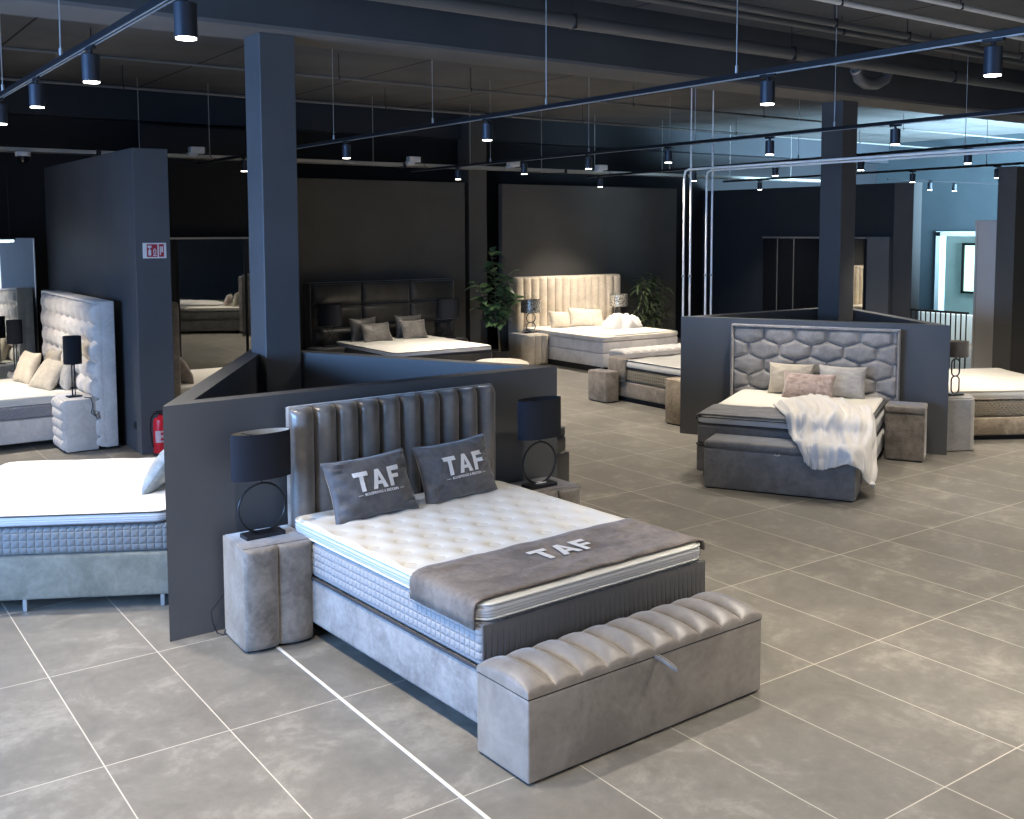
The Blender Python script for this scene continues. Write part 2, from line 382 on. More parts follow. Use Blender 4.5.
# partition panels at the back
struct('wall_panel_1', MB().box(7.22, 10.56, 16.6, 16.72, 0, 3.36, .004, 1), M_panel)
struct('wall_panel_2', MB().box(11.40, 16.0, 16.6, 16.72, 0, 3.36, .004, 1), M_panel)
struct('wall_recess', MB().box(4.7, 7.2, 16.62, 16.75, 0, 4.1), M_black, False)  # near-black sheet over the mirror doors, dark of the void put into its colour
# tall partition with the pale bed on its left face
struct('wall_tall_partition', MB().box(3.24, 3.62, 11.8, 16.3, 0, 3.38, .004, 1), M_slate)
struct('wall_partition_right', MB().box(17.5, 17.65, 12.14, 17.3, 0, 3.36, .004, 1), M_navy)
struct('wall_partition_end', MB().box(17.40, 17.66, 11.72, 12.14, 0, 3.36, .004, 1), M_slate)
struct('wall_partition_near_right', MB().box(14.0, 17.5, 7.83, 8.1, 0, 3.34, .004, 1), M_panel)
# floor strip (white inlay line)
struct('trim_4', MB().box(2.331, 2.349, -3.5, 5.85, 0.0, 0.003), M_strip, False)

def slab_wall(mb, a, b, th, z1, side):
    a = Vector((*a, 0)); b = Vector((*b, 0)); d_ = (b - a).normalized(); n_ = Vector((-d_.y, d_.x, 0)) * side * th
    vs = [a, b, b + n_, a + n_]; vs = vs + [v + Vector((0, 0, z1)) for v in vs]
    mb.add(vs, [(0, 1, 2, 3), (4, 5, 6, 7), (0, 1, 5, 4), (1, 2, 6, 5), (2, 3, 7, 6), (3, 0, 4, 7)])
# low triangular display walls (one unit of three walls each)
def tri(name, A, B, Cc, th, z1):
    A, B, Cc = [Vector((*p, 0)) for p in (A, B, Cc)]
    cen = (A + B + Cc) / 3; P3 = [A, B, Cc]; ins = []
    for i in range(3):
        p = P3[i]; u = (P3[(i + 1) % 3] - p).normalized(); v = (P3[i - 1] - p).normalized()
        half = math.acos(max(-1, min(1, u.dot(v)))) / 2; ins.append(p + (u + v).normalized() * (th / math.sin(half)))
    vs = P3 + ins + [v + Vector((0, 0, z1)) for v in P3 + ins]; fs = []
    for i in range(3):
        j = (i + 1) % 3
        fs += [(i, j, 6 + j, 6 + i), (3 + i, 9 + i, 9 + j, 3 + j), (6 + i, 6 + j, 9 + j, 9 + i), (i, 3 + i, 3 + j, j)]
    return struct(name, MB().add(vs, fs), M_slate_top, False)
tri('wall_low_triangle_1', (1.845, 6.255), (4.83, 6.30), (3.47, 8.98), 0.13, 1.44)
tri('wall_low_triangle_2', (8.90, 9.14), (10.37, 6.49), (11.86, 9.06), 0.13, 1.43)

# ------------------------------------------------------------------ ceiling services: tracks, heads, tray, pipes, ducts
def track(x, y0, y1, rods, label, z=3.47, x_end=None):
    x_end = x if x_end is None else x_end
    t = thing('lighting_track', label, 'track', (x, y0, z), -math.degrees(math.atan2(x_end - x, y1 - y0)))
    m = MB(); L_ = y1 - y0
    m.box(-0.018, 0.018, 0, L_, 0.0, 0.035, .003, 1); m.build('rail', M_metal_blk, t)
    MB().box(-0.014, -0.009, 0, L_, -0.004, 0.0005).box(0.009, 0.014, 0, L_, -0.004, 0.0005).build('edge_strip', M_alu, t, smooth=False)
    for y in rods:
        MB().cyl(0, y - y0, 0.035, 4.72 - z, 0.004, seg=6).cyl(0, y - y0, 0.035, 0.085, 0.011, seg=10).build('suspension_rod', M_alu, t)
    return t
track(-2.05, -3.5, 16.0, [0, 4, 8, 12], 'black lighting track hung left of the frame edge')
track(1.45, -3.5, 15.7, [0, 3.9, 6.7, 8.6, 12.2], 'black lighting track with conduit crossing the top left corner')
track(5.20, -3.5, 15.7, [0.5, 4.87, 6.97, 8.8, 11.0], 'long black lighting track running from the top right corner to the left column', x_end=5.26)
track(8.50, -3.5, 15.7, [1.0, 4.2, 6.8, 8.8, 10.8, 13.2], 'black lighting track passing in front of the right column', x_end=8.91)
track(10.95, -3.5, 15.7, [1.0, 4.2, 7.4, 10.2, 13.2], 'black lighting track above the low wall behind the right column', x_end=12.72)
track(14.55, -3.5, 15.7, [1.0, 5.2, 9.4, 12.8], 'farthest black lighting track near the teal wall', x_end=16.4)
TRK = [(-2.05, -2.05), (1.45, 1.45), (5.20, 5.26), (8.50, 8.91), (10.95, 12.72), (14.55, 16.4)]
def snap(x, y):
    best = min((a + (b - a) * (y + 3.5) / 19.2 for a, b in TRK), key=lambda q: abs(q - x))
    return best if abs(best - x) < .9 else x

HEAD = None
def head(x, y, label=None, power=1.0, tilt=(0, 0), lit=True, r=0.047, zb=3.28):
    global HEAD
    x = snap(x, y)
    if HEAD is None:
        t = thing('track_spotlight', 'x', 'spotlight', (x, y, zb))
        MB().lathe([(0.0, 0.148), (0.030, 0.148), (r, 0.142), (r, 0.004), (r - .004, 0.001), (r - .005, 0.013), (0, 0.013)], 20).build('housing', M_housing, t)
        MB().cyl(0, 0, -0.005, 0.012, r - .0055, seg=20).build('diffuser', M_led, t)
        MB().box(-.014, .014, -.06, .06, .168, .192, .003, 1).cyl(0, 0, .146, .17, .012, seg=10).build('adapter', M_metal_blk, t)
        HEAD = t
    else: t = dup(HEAD, (x, y, zb))
    t['label'] = label or 'black cylinder spotlight out of view above the shop floor'
    if not label: t['group'] = 'spotlights out of view'
    if lit:
        l = bpy.data.lights.new('spot_beam', 'SPOT'); l.energy = SPOT_W * power; l.color = (1.0, 0.885, 0.74); l.spot_size = R(106); l.spot_blend = 1.0; l.shadow_soft_size = 0.045
        o = bpy.data.objects.new('spot_beam', l); COL.objects.link(o); o.location = (x, y, zb - 0.01)
        o.rotation_euler = (R(tilt[0]), R(tilt[1]), 0)
    return t
# track 1
head(1.45, 4.43, 'largest black cylinder spotlight at top left, beside the ceiling beam', 1.3)
head(1.455, 6.01, 'second spotlight down the top-left track, under the ceiling beam', 1.0)
head(1.45, 7.42, 'third spotlight down the top-left track, above the pale tufted bed', 1.15)
head(1.46, 8.73, 'spotlight cut by the left edge of the photo, last on its track', 1.1)
# track 2
head(5.22, 3.07, 'large black spotlight in the top right corner under the thick track', 1.3)
head(5.23, 4.60, 'black spotlight hanging in front of the ceiling beam, right of centre', 1.3)
head(5.25, 7.85, 'spotlight near top centre with a blue glint, above the dark headboard bed', 1.3)
head(5.23, 10.68, 'spotlight just right of the left column, above the back of the low wall', 1.0)
# track 3
head(8.72, 6.08, 'black spotlight right of the right column, under the middle track', .75)
head(8.75, 7.65, 'black spotlight just left of the right column, near the bright ceiling strip', .9)
head(8.76, 9.25, 'spotlight left of the four bright pipes, under the middle track', 1.0)
head(8.80, 10.80, 'spotlight above the cable tray between centre and the four pipes', 1.0)
head(8.80, 12.30, 'spotlight just below the cable tray, above the leafy tree top', 1.2)
head(8.85, 14.15, 'small spotlight below the cable tray over the black bed', 2.3)
# track 4
head(11.95, 7.31, 'spotlight right of the right column, under the double track', 1.3)
head(12.02, 8.98, 'spotlight touching the right edge of the right column', 1.0)
head(12.1, 10.61, 'spotlight left of the right column, below the second track', 1.4)
head(12.3, 12.49, 'spotlight beside the tops of the four bright pipes', 1.6)
head(12.6, 15.2, 'small spotlight over the cream headboard against the charcoal panel', 3.0)
# track 5
head(15.8, 9.14, 'spotlight at the right edge above the tall dark partition end', 1.0)
head(15.83, 10.76, 'small spotlight in front of the teal wall, left of the bright one', 1.0)
head(16.2, 14.5, 'small spotlight over the navy partition, left of the right column', 1.0)
head(19.4, 12.7, 'small glaring spotlight on the thin wire before the teal wall', 1.0)
head(20.4, 12.77, 'small tilted spotlight on the thin wire, nearest the pale doorway', 1.0)
head(5.25, 13.8, 'small spotlight over the mirror doors, left of the left column', 1.0)
# out of view
for (x, y, p) in [(1.45, 2.7, 1.3), (1.45, 1.0, 1.6), (1.45, -1.0, .6), (1.45, 10.4, 1.2), (1.45, 13.6, 2.9), (-2.05, 5.5, 1), (-2.05, 9.0, 1), (-2.05, 13, 1.2), (-2.05, 2, .8),
                  (5.23, 1.3, 1.8), (5.23, -.8, .8), (8.76, 4.4, 1.2), (8.76, 2.6, 1.1), (8.76, .8, .9), (12.1, 5.4, 1.6), (12.1, 3.2, 1.2), (12.1, 1.0, 1.0), (15.8, 6.0, 1.2), (15.8, 3.0, 1.0)]:
    head(x, y, None, p)
tag(MB().box(18.0, 24, 12.71, 12.74, 3.45, 3.475).build('lighting_track', M_metal_blk), 'thin black lighting wire crossing in front of the teal wall', 'track')

# cable tray
t = thing('cable_tray', 'long pale metal cable tray hung across the back above the partitions', 'cable tray', (0, 16.0, 3.57))
MB().box(1.0, 20.5, -0.1, 0.1, 0.0, 0.008).box(1.0, 20.5, -0.1, -0.094, 0, 0.06).box(1.0, 20.5, 0.094, 0.1, 0, 0.06).build('tray', M_tray, t, smooth=False)
for x in (2.2, 4.5, 5.55, 8.35, 10.3, 11.9, 13.2, 15.0, 17.0, 19):
    MB().cyl(x, 0, -0.02, 1.15, 0.007, seg=6).build('suspension_rod', M_alu, t)
for x in (3.9, 6.8, 8.9, 12.4, 15.6):
    MB().box(x - .03, x + .03, -.115, .115, -.015, .07, .004, 1).build('joint_bracket', M_metal_blk, t)
def device(x, z, label):
    t = thing('ceiling_sensor_box', label, 'device', (x, 15.86, z))
    MB().box(-.11, .11, -.07, .07, 0.04, .14, .015).build('box_body', M_white, t)
    MB().box(-.14, .0, -.06, .06, 0, .05, .01).build('base_bracket', M_white, t)
    MB().tube([(.1, 0, .08), (.18, 0, .05), (.25, 0, -.03), (.3, 0, -.02)], .006, 6).build('cable', M_metal_blk, t)
device(5.3, 3.60, 'white box with cable on the tray just left of the left column')
device(9.05, 3.6, 'white box on the cable tray above the gap between charcoal panels')
device(11.15, 3.6, 'white box on the cable tray above the leafy tree')
device(13.25, 3.6, 'white box on the cable tray left of the four bright pipes')
t = thing('dome_camera', 'small white dome camera under the cable tray at far left', 'camera', (2.9, 15.9, 3.41))
MB().cyl(0, 0, .10, .16, .1, seg=20).build('mount', M_white, t); MB().lathe([(0, 0), (.04, .008), (.065, .04), (.075, .10)], 16).build('dome', M_bglass, t)

def xpipe(y, z, r, x0, x1, m, label, hang=()):
    t = thing('ceiling_pipe', label, 'pipe', (0, y, z))
    MB().tube([(x0, 0, 0), (x1, 0, 0)], r, 12).build('pipe', m, t)
    for x in hang:
        MB().box(x - .008, x + .008, -r - .006, r + .006, -r - .006, r + .006, .003, 1).cyl(x, 0, r, 4.72 - z, .005, seg=6).build('hanger', M_metal_blk, t)
    return t
xpipe(7.6, 4.36, .064, -4, 24, M_duct, 'thick grey duct running along the front of the ceiling beam', (3, 6, 9, 12, 15))
xpipe(6.16, 4.52, .024, -4, 24, M_pipe, 'bright pale pipe, lower of the two at the top right', (7.95, 11.2))
xpipe(5.63, 4.52, .024, -4, 24, M_pipe, 'bright pale pipe, upper of the two at the top right corner', (9.0, 12.0))
xpipe(6.73, 4.50, .036, -4, 24, M_duct, 'grey pipe between the bright pipes and the thick duct', (8.6, 9.8, 12))
xpipe(7.18, 4.56, .032, -4, 24, M_duct, 'thin grey pipe just in front of the thick duct', (9.3, 10.9))
xpipe(12.4, 4.42, .017, -4, 24, M_duct, 'thin dark sprinkler pipe crossing the far ceiling, nearer one', (3, 6, 8.0, 11, 14, 18))
xpipe(14.9, 4.42, .020, -4, 24, M_duct, 'thin dark sprinkler pipe crossing the far ceiling, farther one', (4, 8, 12, 16, 20))
t = thing('duct_elbow', 'short grey curled duct elbow hanging under the thick duct', 'duct', (10.6, 7.75, 4.27))
MB().tube([(-.28, 0, .06), (-.2, .02, -.04), (-.05, .04, -.08), (.15, .04, -.07), (.3, .02, .0), (.34, 0, .08)], [.06, .07, .07, .07, .065, .06], 14).build('elbow', M_duct, t)
MB().tube([(-.29, 0, .065), (-.27, 0, .05)], .078, 14).build('collar', M_alu, t)
for k, (x, lb) in enumerate([(8.99, 'first bright vertical pipe from the left, beside the low wall corner'), (9.10, 'second bright vertical pipe from the left behind the low wall'),
              (9.37, 'third bright vertical pipe from the left behind the low wall'), (9.47, 'rightmost of the four bright vertical pipes behind the low wall')]):
    t = thing('conduit_pipe', lb, 'pipe', (x, 9.2, 0))
    z = 3.2 - 0.05 * (k % 2)
    MB().tube([(0, 0, 0), (0, 0, z - .08), (0, -.02, z - .02), (0, -.08, z), (0, -12.5, z)] if k % 2 == 0 else [(0, 0, 0), (0, 0, z), (0, 0, 4.7)], .0125 if k % 2 == 0 else [.0125, .0125, .004], 10).build('pipe', M_pipe, t)
    MB().cyl(0, 0, 1.9, 1.93, .02, seg=10).cyl(0, 0, .9, .93, .02, seg=10).build('clip', M_alu, t)

# ------------------------------------------------------------------ upholstery builders
def flute(s, p=2.4, q=0.5): return max(0.0, 1 - abs(2 * s - 1) ** p) ** q
def edge_round(d, r): return 0.0 if d >= r else math.sqrt(max(0, r * r - (r - max(d, 0)) ** 2)) - r
def fine(n0, n1, n, r, L_):   # sample list denser at both ends
    a = [0, r * .15, r * .4, r * .8]; return a + [r * 1.2 + (L_ - 2.4 * r) * i / n for i in range(n + 1)] + [L_ - k for k in a[::-1]]
def fluted_panel(mb, x0, x1, z0, z1, n, bulge=0.06, back=0.06, p=2.4, toproll=0.05, per=12, nv=14):
    Lx = x1 - x0; Lz = z1 - z0; wd = Lx / n
    us = [wd * (i + t) for i in range(n) for t in [0, .02, .06, .14, .28, .44, .6, .76, .88, .95, .985]] + [Lx]
    def h(u, v):
        s_ = (u / wd) % 1.0
        if u >= Lx - 1e-6: s_ = 1.0
        top = edge_round(Lz - v, toproll); bot = edge_round(v, .03)
        return bulge * flute(s_, p) * (1 + .05 * nz(u, v * 1.5, 3, 2)) + top * min(1, .35 + bulge * 10) + bot
    mb.relief(Lx, Lz, h, us, fine(0, 0, nv, .05, Lz), back, (x0, 0, z0), (1, 0, 0), (0, 0, 1), (0, -1, 0)); return mb
def hex_panel(mb, x0, x1, z0, z1, cw, rh, bulge=0.05, back=0.05, first=0.082, res=0.014, soft=0.05, offs=0.5):
    Lx = x1 - x0; Lz = z1 - z0; k = cw / (2 * rh / math.sqrt(3) * 1.0) ; k = rh * 2 / math.sqrt(3) / cw  # stretch so that rows pack as hexagons
    cen = []
    for j in range(-1, int(Lz / rh) + 3):
        for i in range(-1, int(Lx / cw) + 3): cen.append(((i + (offs if j % 2 == 0 else 0.0)) * cw * k, (Lz - first) - j * rh))
    import mathutils
    kd = mathutils.kdtree.KDTree(len(cen))
    for i, c_ in enumerate(cen): kd.insert((c_[0], c_[1], 0), i)
    kd.balance()
    def h(u, v):
        r_ = kd.find_n((u * k, v, 0), 2); c1, c2 = r_[0][0], r_[1][0]
        d = (r_[1][2] ** 2 - r_[0][2] ** 2) / (2 * max(1e-6, (c1 - c2).length))
        e = min(d, min(u, Lx - u) * 1.2 + .002, min(v, Lz - v) * 1.2 + .002)
        if soft < 0: return bulge * (1 - (1 - min(1, max(0, e) / -soft)) ** 2) ** .6
        return bulge * (1 - math.exp(-max(0, e) / soft * 2.0)) + .004 * nz(u, v, 1, 14)
    mb.relief(Lx, Lz, h, int(Lx / res), int(Lz / res), back, (x0, 0, z0), (1, 0, 0), (0, 0, 1), (0, -1, 0)); return mb
def rrect(x0, x1, y0, y1, r, z, n=5):
    pts = []
    for cx, cy, a0 in ((x1 - r, y1 - r, 0), (x0 + r, y1 - r, 90), (x0 + r, y0 + r, 180), (x1 - r, y0 + r, 270)):
        for i in range(n + 1):
            a = R(a0 + 90 * i / n); pts.append((cx + r * math.cos(a), cy + r * math.sin(a), z))
    return pts
def topper(parent, w, l, z0, z1, mt, ms, tuft=None, pip=M_pipe_lt, pipb=None, cr=.07, over=0.0, seed=0, sag=0.006, low=None):
    x0, x1, y0, y1 = -w / 2 - over, w / 2 + over, -l - over, 0.0
    W_, L_ = x1 - x0, y1 - y0; T_ = z1 - z0
    def h(u, v):
        d = min(u, W_ - u, v, L_ - v); e = edge_round(d, .03)
        q = sag * nz(u, v, seed, 3.0)
        if tuft:
            a = tuft; j = round((L_ - v - .1) / a)
            for jj in (j - 1, j, j + 1):
                off = .5 * (jj % 2); i = round((u - .08) / a - off)
                cu, cv = .08 + (i + off) * a, L_ - .1 - jj * a
                if .05 < cu < W_ - .05 and .05 < cv < L_ - .05:
                    r2 = (u - cu) ** 2 + (v - cv) ** 2; q -= .016 * math.exp(-r2 / .0011) + .010 * math.exp(-r2 / .006)
        return e + q * min(1, d / .05)
    n = .018 if tuft else .05
    MB().relief(W_, L_, h, fine(0, 0, int(W_ / n), .03, W_), fine(0, 0, int(L_ / n), .03, L_), .012, (x0, y0, z1 - .0), cr=cr).build('topper', mt, parent)
    mb = MB(); zz = [z0, z0 + .006, z0 + T_ * .3, z0 + T_ * .6, z1 - .03, z1 - .012]; off = [.004, -.001, -.007, -.007, -.002, .004]
    rings = []
    for z, o in zip(zz, off): rings.append(rrect(x0 + o, x1 - o, y0 + o, y1 - o, cr, z))
    m = len(rings[0]); vs = [p for r_ in rings for p in r_]; fs = []
    for i in range(len(rings) - 1):
        for k in range(m): fs.append((i * m + k, i * m + (k + 1) % m, (i + 1) * m + (k + 1) % m, (i + 1) * m + k))
    fs.append(list(range(m))); mb.add(vs, fs)
    mb.build('topper_border', ms, parent)
    MB().tube(rrect(x0 - .003, x1 + .003, y0 - .003, y1 + .003, cr, z1 - .014), .006, 6, True).build('piping', pip, parent)
    MB().tube(rrect(x0 - .001, x1 + .001, y0 - .001, y1 + .001, cr, z0 + .004), .006, 6, True).build('piping', pipb or pip, parent)
def boxpart(name, parent, w, l, z0, z1, mt, bev=.02, dx=0, dy=0, foot=0.0):
    return MB().box(-w / 2 + dx, w / 2 + dx, -l + dy - foot, 0 + dy, z0, z1, bev, 3).build(name, mt, parent)
def legs4(parent, w, l, z, mt, r=.025, inset=.08):
    for sx in (-1, 1):
        for yy in (-inset, -l + inset):
            MB().cyl(sx * (w / 2 - inset), yy, 0, z, r * .7, r, 12).build('leg', mt, parent)
def pillow(name, label, w, h, t, mt, loc, rz, lean, roll=0.0, seed=0, wr=0.008, group=None, parent=None, pinch=.08, n=30):
    """cushion standing on its lower edge, front towards local -y"""
    t_ = thing(name, label, 'cushion', loc, rz, group) if parent is None else parent
    M = rot3(rx=-lean) @ Matrix.Rotation(R(roll), 4, 'Y')
    def surf(a, b, side):
        x = a * w / 2 * (1 - pinch * (1 - b * b)); z = b * h / 2 * (1 - pinch * (1 - a * a))
        th = t / 2 * (max(0, 1 - abs(a) ** 2.6) * max(0, 1 - abs(b) ** 2.6)) ** .42
        wv = wr * nz(a * 2.2 + seed, b * 5 + seed, seed * .7, 1.6) * ((1.3 if abs(a) > .62 else .25 + 1.05 * max(0, abs(a) - .45) / .17) if wr > .015 else 1) * min(1, th * 30)
        return Vector((x, side * th + (wv if side < 0 else 0), z))
    vs = []; fs = []
    ang = [math.sin((i / n - .5) * math.pi) for i in range(n + 1)]
    for side in (-1, 1):
        for a in ang:
            for b in ang: vs.append(surf(a, b, side))
    m = n + 1
    for s_ in (0, 1):
        for i in range(n):
            for j in range(n): fs.append((s_ * m * m + i * m + j, s_ * m * m + (i + 1) * m + j, s_ * m * m + (i + 1) * m + j + 1, s_ * m * m + i * m + j + 1))
    up = T((0, 0, h / 2 * (1 - pinch) * 1.0))
    MM = M @ up
    mb = MB().add([MM @ v for v in vs], fs)
    # merge rims
    b_ = bmesh.new(); 
    for v in mb.v: b_.verts.new(v)
    b_.verts.ensure_lookup_table()
    for f in mb.f: b_.faces.new([b_.verts[i] for i in f])
    bmesh.ops.remove_doubles(b_, verts=b_.verts, dist=.0004)
    mb2 = MB().bm(b_)
    mb2.build('cover', mt, t_, 60)
    rim = []
    for i in range(0, 40):
        q = 4 * i / 40; e = q % 1 * 2 - 1; e = math.sin(e * math.pi / 2)
        a, b = [(e, -1), (1, e), (-e, 1), (-1, -e)][int(q)]
        rim.append(MM @ surf(a, b, 1))
    MB().tube(rim, .004, 5, True).build('piping', mt, t_)
    return t_, surf, MM
def text_faces(txt, size, bold=0.0, res=3):
    c = bpy.data.curves.new('t', 'FONT'); c.body = txt; c.size = size; c.offset = bold; c.resolution_u = res; c.align_x = 'CENTER'
    o = bpy.data.objects.new('t', c); COL.objects.link(o)
    dg = bpy.context.evaluated_depsgraph_get(); me = bpy.data.meshes.new_from_object(o.evaluated_get(dg))
    vs = [tuple(v.co) for v in me.vertices]; fs = [tuple(p.vertices) for p in me.polygons]
    bpy.data.objects.remove(o); bpy.data.curves.remove(c); bpy.data.meshes.remove(me); return vs, fs
def poly_strips(quads, n=6):
    vs = []; fs = []
    for a, b, c, d in quads:
        a, b, c, d = map(Vector, (a, b, c, d)); k = len(vs)
        for i in range(n + 1):
            for j in range(3):
                p = a.lerp(b, i / n); q = d.lerp(c, i / n); vs.append(tuple(p.lerp(q, j / 2)))
        for i in range(n):
            for j in range(2): fs.append((k + i * 3 + j, k + (i + 1) * 3 + j, k + (i + 1) * 3 + j + 1, k + i * 3 + j + 1))
    return vs, fs
def taf(H):   # letters in units of cap height H, centred, baseline 0
    s_ = .235; Q = []
    def st(p, q, w=s_):
        p = Vector((*p, 0)); q = Vector((*q, 0)); d_ = (q - p).normalized(); n_ = Vector((-d_.y, d_.x, 0)) * w / 2; Q.append((p - n_, q - n_, q + n_, p + n_))
    st((-1.36, .885), (-.56, .885)); st((-.96, .0), (-.96, .80))
    Q.append(((-.44, 0, 0), (-.19, 0, 0), (.115, 1, 0), (-.115, 1, 0)))
    Q.append(((.19, 0, .0006), (.44, 0, .0006), (.115, 1, .0006), (-.05, 1, .0006)))
    st((-.22, .30), (.22, .30), .17); Q[-1] = tuple(p + Vector((0, 0, .0012)) for p in Q[-1])
    st((.695, 0), (.695, 1.0)); st((.80, .885), (1.26, .885)); st((.80, .50), (1.19, .50), .2)
    vs, fs = poly_strips(Q); return [(x * H, y * H, z) for x, y, z in vs], fs
def print_on(name, fn, vs, fs, parent, m=M_print):
    MB().add([fn(v[0], v[1]) + Vector((0, -v[2], v[2])) for v in vs], fs).build(name, m, parent, smooth=False)

# ------------------------------------------------------------------ MAIN BED
TH = 3.0
bed = thing('box_spring_bed', 'large box spring bed in front with fluted steel-grey headboard and tufted white topper', 'bed', (3.343, 6.085, 0), TH)
boxpart('base', bed, 1.60, 2.0, .10, .385, M_taupe_pale, .025)
MB().tube(rrect(-.802, .802, -2.002, 0, .03, .388), .008, 6, True).build('base_piping', M_pipe_dk, bed)
boxpart('mattress', bed, 1.585, 1.985, .392, .605, M_quilt_main, .03)
MB().box(-.787, .787, -1.998, -1.985, .395, .60, .005, 2).build('mattress_end_panel', M_quilt_dark, bed)
topper(bed, 1.585, 1.985, .615, .705, M_topper, M_topper_side, tuft=.19, pip=M_pipe_lt, cr=.09)
m_ = fluted_panel(MB(), -.80, .80, .06, 1.368, 10, bulge=.085, back=.02, p=2.0, toproll=.06)
m_.xf(T((.045, .088, 0))); m_.build('headboard_padding', M_hb, bed, 50)
MB().box(-.758, .848, .085, .135, .05, 1.375, .012, 2).build('headboard_frame', M_taupe, bed)
for sx in (-1, 1):
    for yy in (-.12, -1.90):
        MB().box(sx * .66 - .045, sx * .66 + .045, yy - .045, yy + .045, 0, .10, .006, 1).build('leg', M_plinth, bed)
MB().box(-.70, .70, -1.85, -.05, .02, .105, .01, 1).build('plinth', M_plinth, bed)

def runner(name, label, loc, rz, xl, xr, y0, y1, z, dl, dr, mt, seed=1, thick=.010, wr=.009, print_box=None):
    t = thing(name, label, 'bed runner', loc, rz)
    path = [(xl - .014, z - dl), (xl - .017, z - dl * .6), (xl - .015, z - .03), (xl - .004, z - .006), (xl + .03, z + .004)]
    nn = 36; path += [(xl + .03 + (xr - xl - .06) * i / nn, z + .004) for i in range(1, nn)]
    path += [(xr - .03, z + .004), (xr + .004, z - .006), (xr + .015, z - .03), (xr + .016, z - dr * .6), (xr + .014, z - dr)]
    vs = []; fs = []; ny = 26
    for j in range(ny + 1):
        y = y0 + (y1 - y0) * j / ny
        for i, (x, zz) in enumerate(path):
            k = wr * (nz(x * 1.2 + y * 2.5, y * 3 - x, seed, 3.0) + .5 * nz(x * 3 + seed, y * 9, seed, 2.0))
            if print_box and print_box[0] < x < print_box[1] and print_box[2] < y < print_box[3]: k *= .12
            inn = 4 < i < len(path) - 5
            vs.append((x - (0 if inn else abs(k) * (1 if i <= 4 else -1)), y + .006 * nz(x, j % 2 * 0, seed, 4), zz + (abs(k) * 1.3 if inn else 0)))
    n = len(path)
    for j in range(ny):
        for i in range(n - 1): fs.append((j * n + i, j * n + i + 1, (j + 1) * n + i + 1, (j + 1) * n + i))
    o = MB().add(vs, fs).build('cloth', mt, t, 80)
    md = o.modifiers.new('thickness', 'SOLIDIFY'); md.thickness = thick; md.offset = 1
    return t
rn = runner('bed_runner', 'taupe velvet runner printed TAF across the foot of the front bed', (3.343, 6.085, 0), TH, -.793, .793, -1.965, -1.40, .708, .13, .06, M_runner, print_box=(-.27, .30, -1.76, -1.52))
vs, fs = taf(.165)
print_on('printed_logo', lambda x, y: Vector((.03 + x * .93, -1.725 + y * 1.0, .7315)), vs, fs, rn, M_print)

for (lx, ly, rz, lb, sd) in [(-.352, -.30, 3.0, 'slate velvet cushion printed TAF, the left one on the front bed', 1), (.322, -.265, 4.5, 'slate velvet cushion printed TAF, the right one on the front bed', 5)]:
    wx, wy = fr(TH, lx, ly)
    t, surf, MM = pillow('logo_cushion', lb, .60, .40, .17, M_cush, (3.343 + wx, 6.085 + wy, .702), rz, 24 if sd == 1 else 20, roll=-2.0, seed=sd, wr=.022)
    def pr_(x, y, surf=surf, MM=MM):
        a = x / .30; b = y / .20
        v = surf(max(-1, min(1, a)), max(-1, min(1, b)), -1); v.y -= .0065; return MM @ v
    vs, fs = taf(.134)
    print_on('printed_logo', lambda x, y: pr_(x + .022, y - .038), vs, fs, t)
    vs, fs = text_faces('BOXSPRINGS & BEDDEN', .024, .0006)
    print_on('printed_line', lambda x, y: pr_(x + .022, y - .068), vs, fs, t)
    vs, fs = poly_strips([((-.18, .006, 0), (-.145, .006, 0), (-.145, .009, 0), (-.18, .009, 0)), ((.145, .006, 0), (.18, .006, 0), (.18, .009, 0), (.145, .009, 0))])
    print_on('printed_dash', lambda x, y: pr_(x + .022, y - .068), vs, fs, t)

# storage bench at the foot
bn = thing('storage_bench', 'long silver taupe storage bench with ribbed lid at foot of the front bed', 'bench', (3.407, 3.855, 0), 1.95)
BL, BD = 1.585, .40
MB().box(-BL / 2, BL / 2, -BD / 2, BD / 2, .012, .398, .010, 3).build('body', M_bench, bn)
MB().box(-BL / 2 + .02, BL / 2 - .02, -BD / 2 + .02, BD / 2 - .02, 0, .02).build('foot_plinth', M_plinth, bn)
MB().box(-BL / 2 + .004, BL / 2 - .004, -BD / 2 + .004, BD / 2 - .004, .397, .404).build('lid_gap', M_plinth, bn)
def lid_h(u, v):
    wd = BL / 10; s_ = (u / wd) % 1.0
    if u >= BL - 1e-6: s_ = 1
    arc = 1 - abs(2 * v / BD - 1) ** 2.2
    return .012 * arc + .044 * flute(s_, 2.0, .6) * (max(0, arc) ** .5) + edge_round(min(v, BD - v), .012)
wd = BL / 10
us = [wd * (i + q) for i in range(10) for q in [0, .02, .06, .14, .28, .44, .6, .76, .88, .95, .985]] + [BL]
MB().relief(BL, BD, lid_h, us, fine(0, 0, 16, .04, BD), .028, (-BL / 2, -BD / 2, .432)).build('lid', M_bench, bn, 50)
MB().tube([(-.01, -BD / 2 + .0, .402), (-.01, -BD / 2 - .05, .402), (-.008, -BD / 2 - .12, .385), (0, -BD / 2 - .135, .375), (.01, -BD / 2 - .12, .380), (.012, -BD / 2 - .05, .396), (.012, -BD / 2, .399)], .009, 6).build('pull_strap', M_b2, bn)

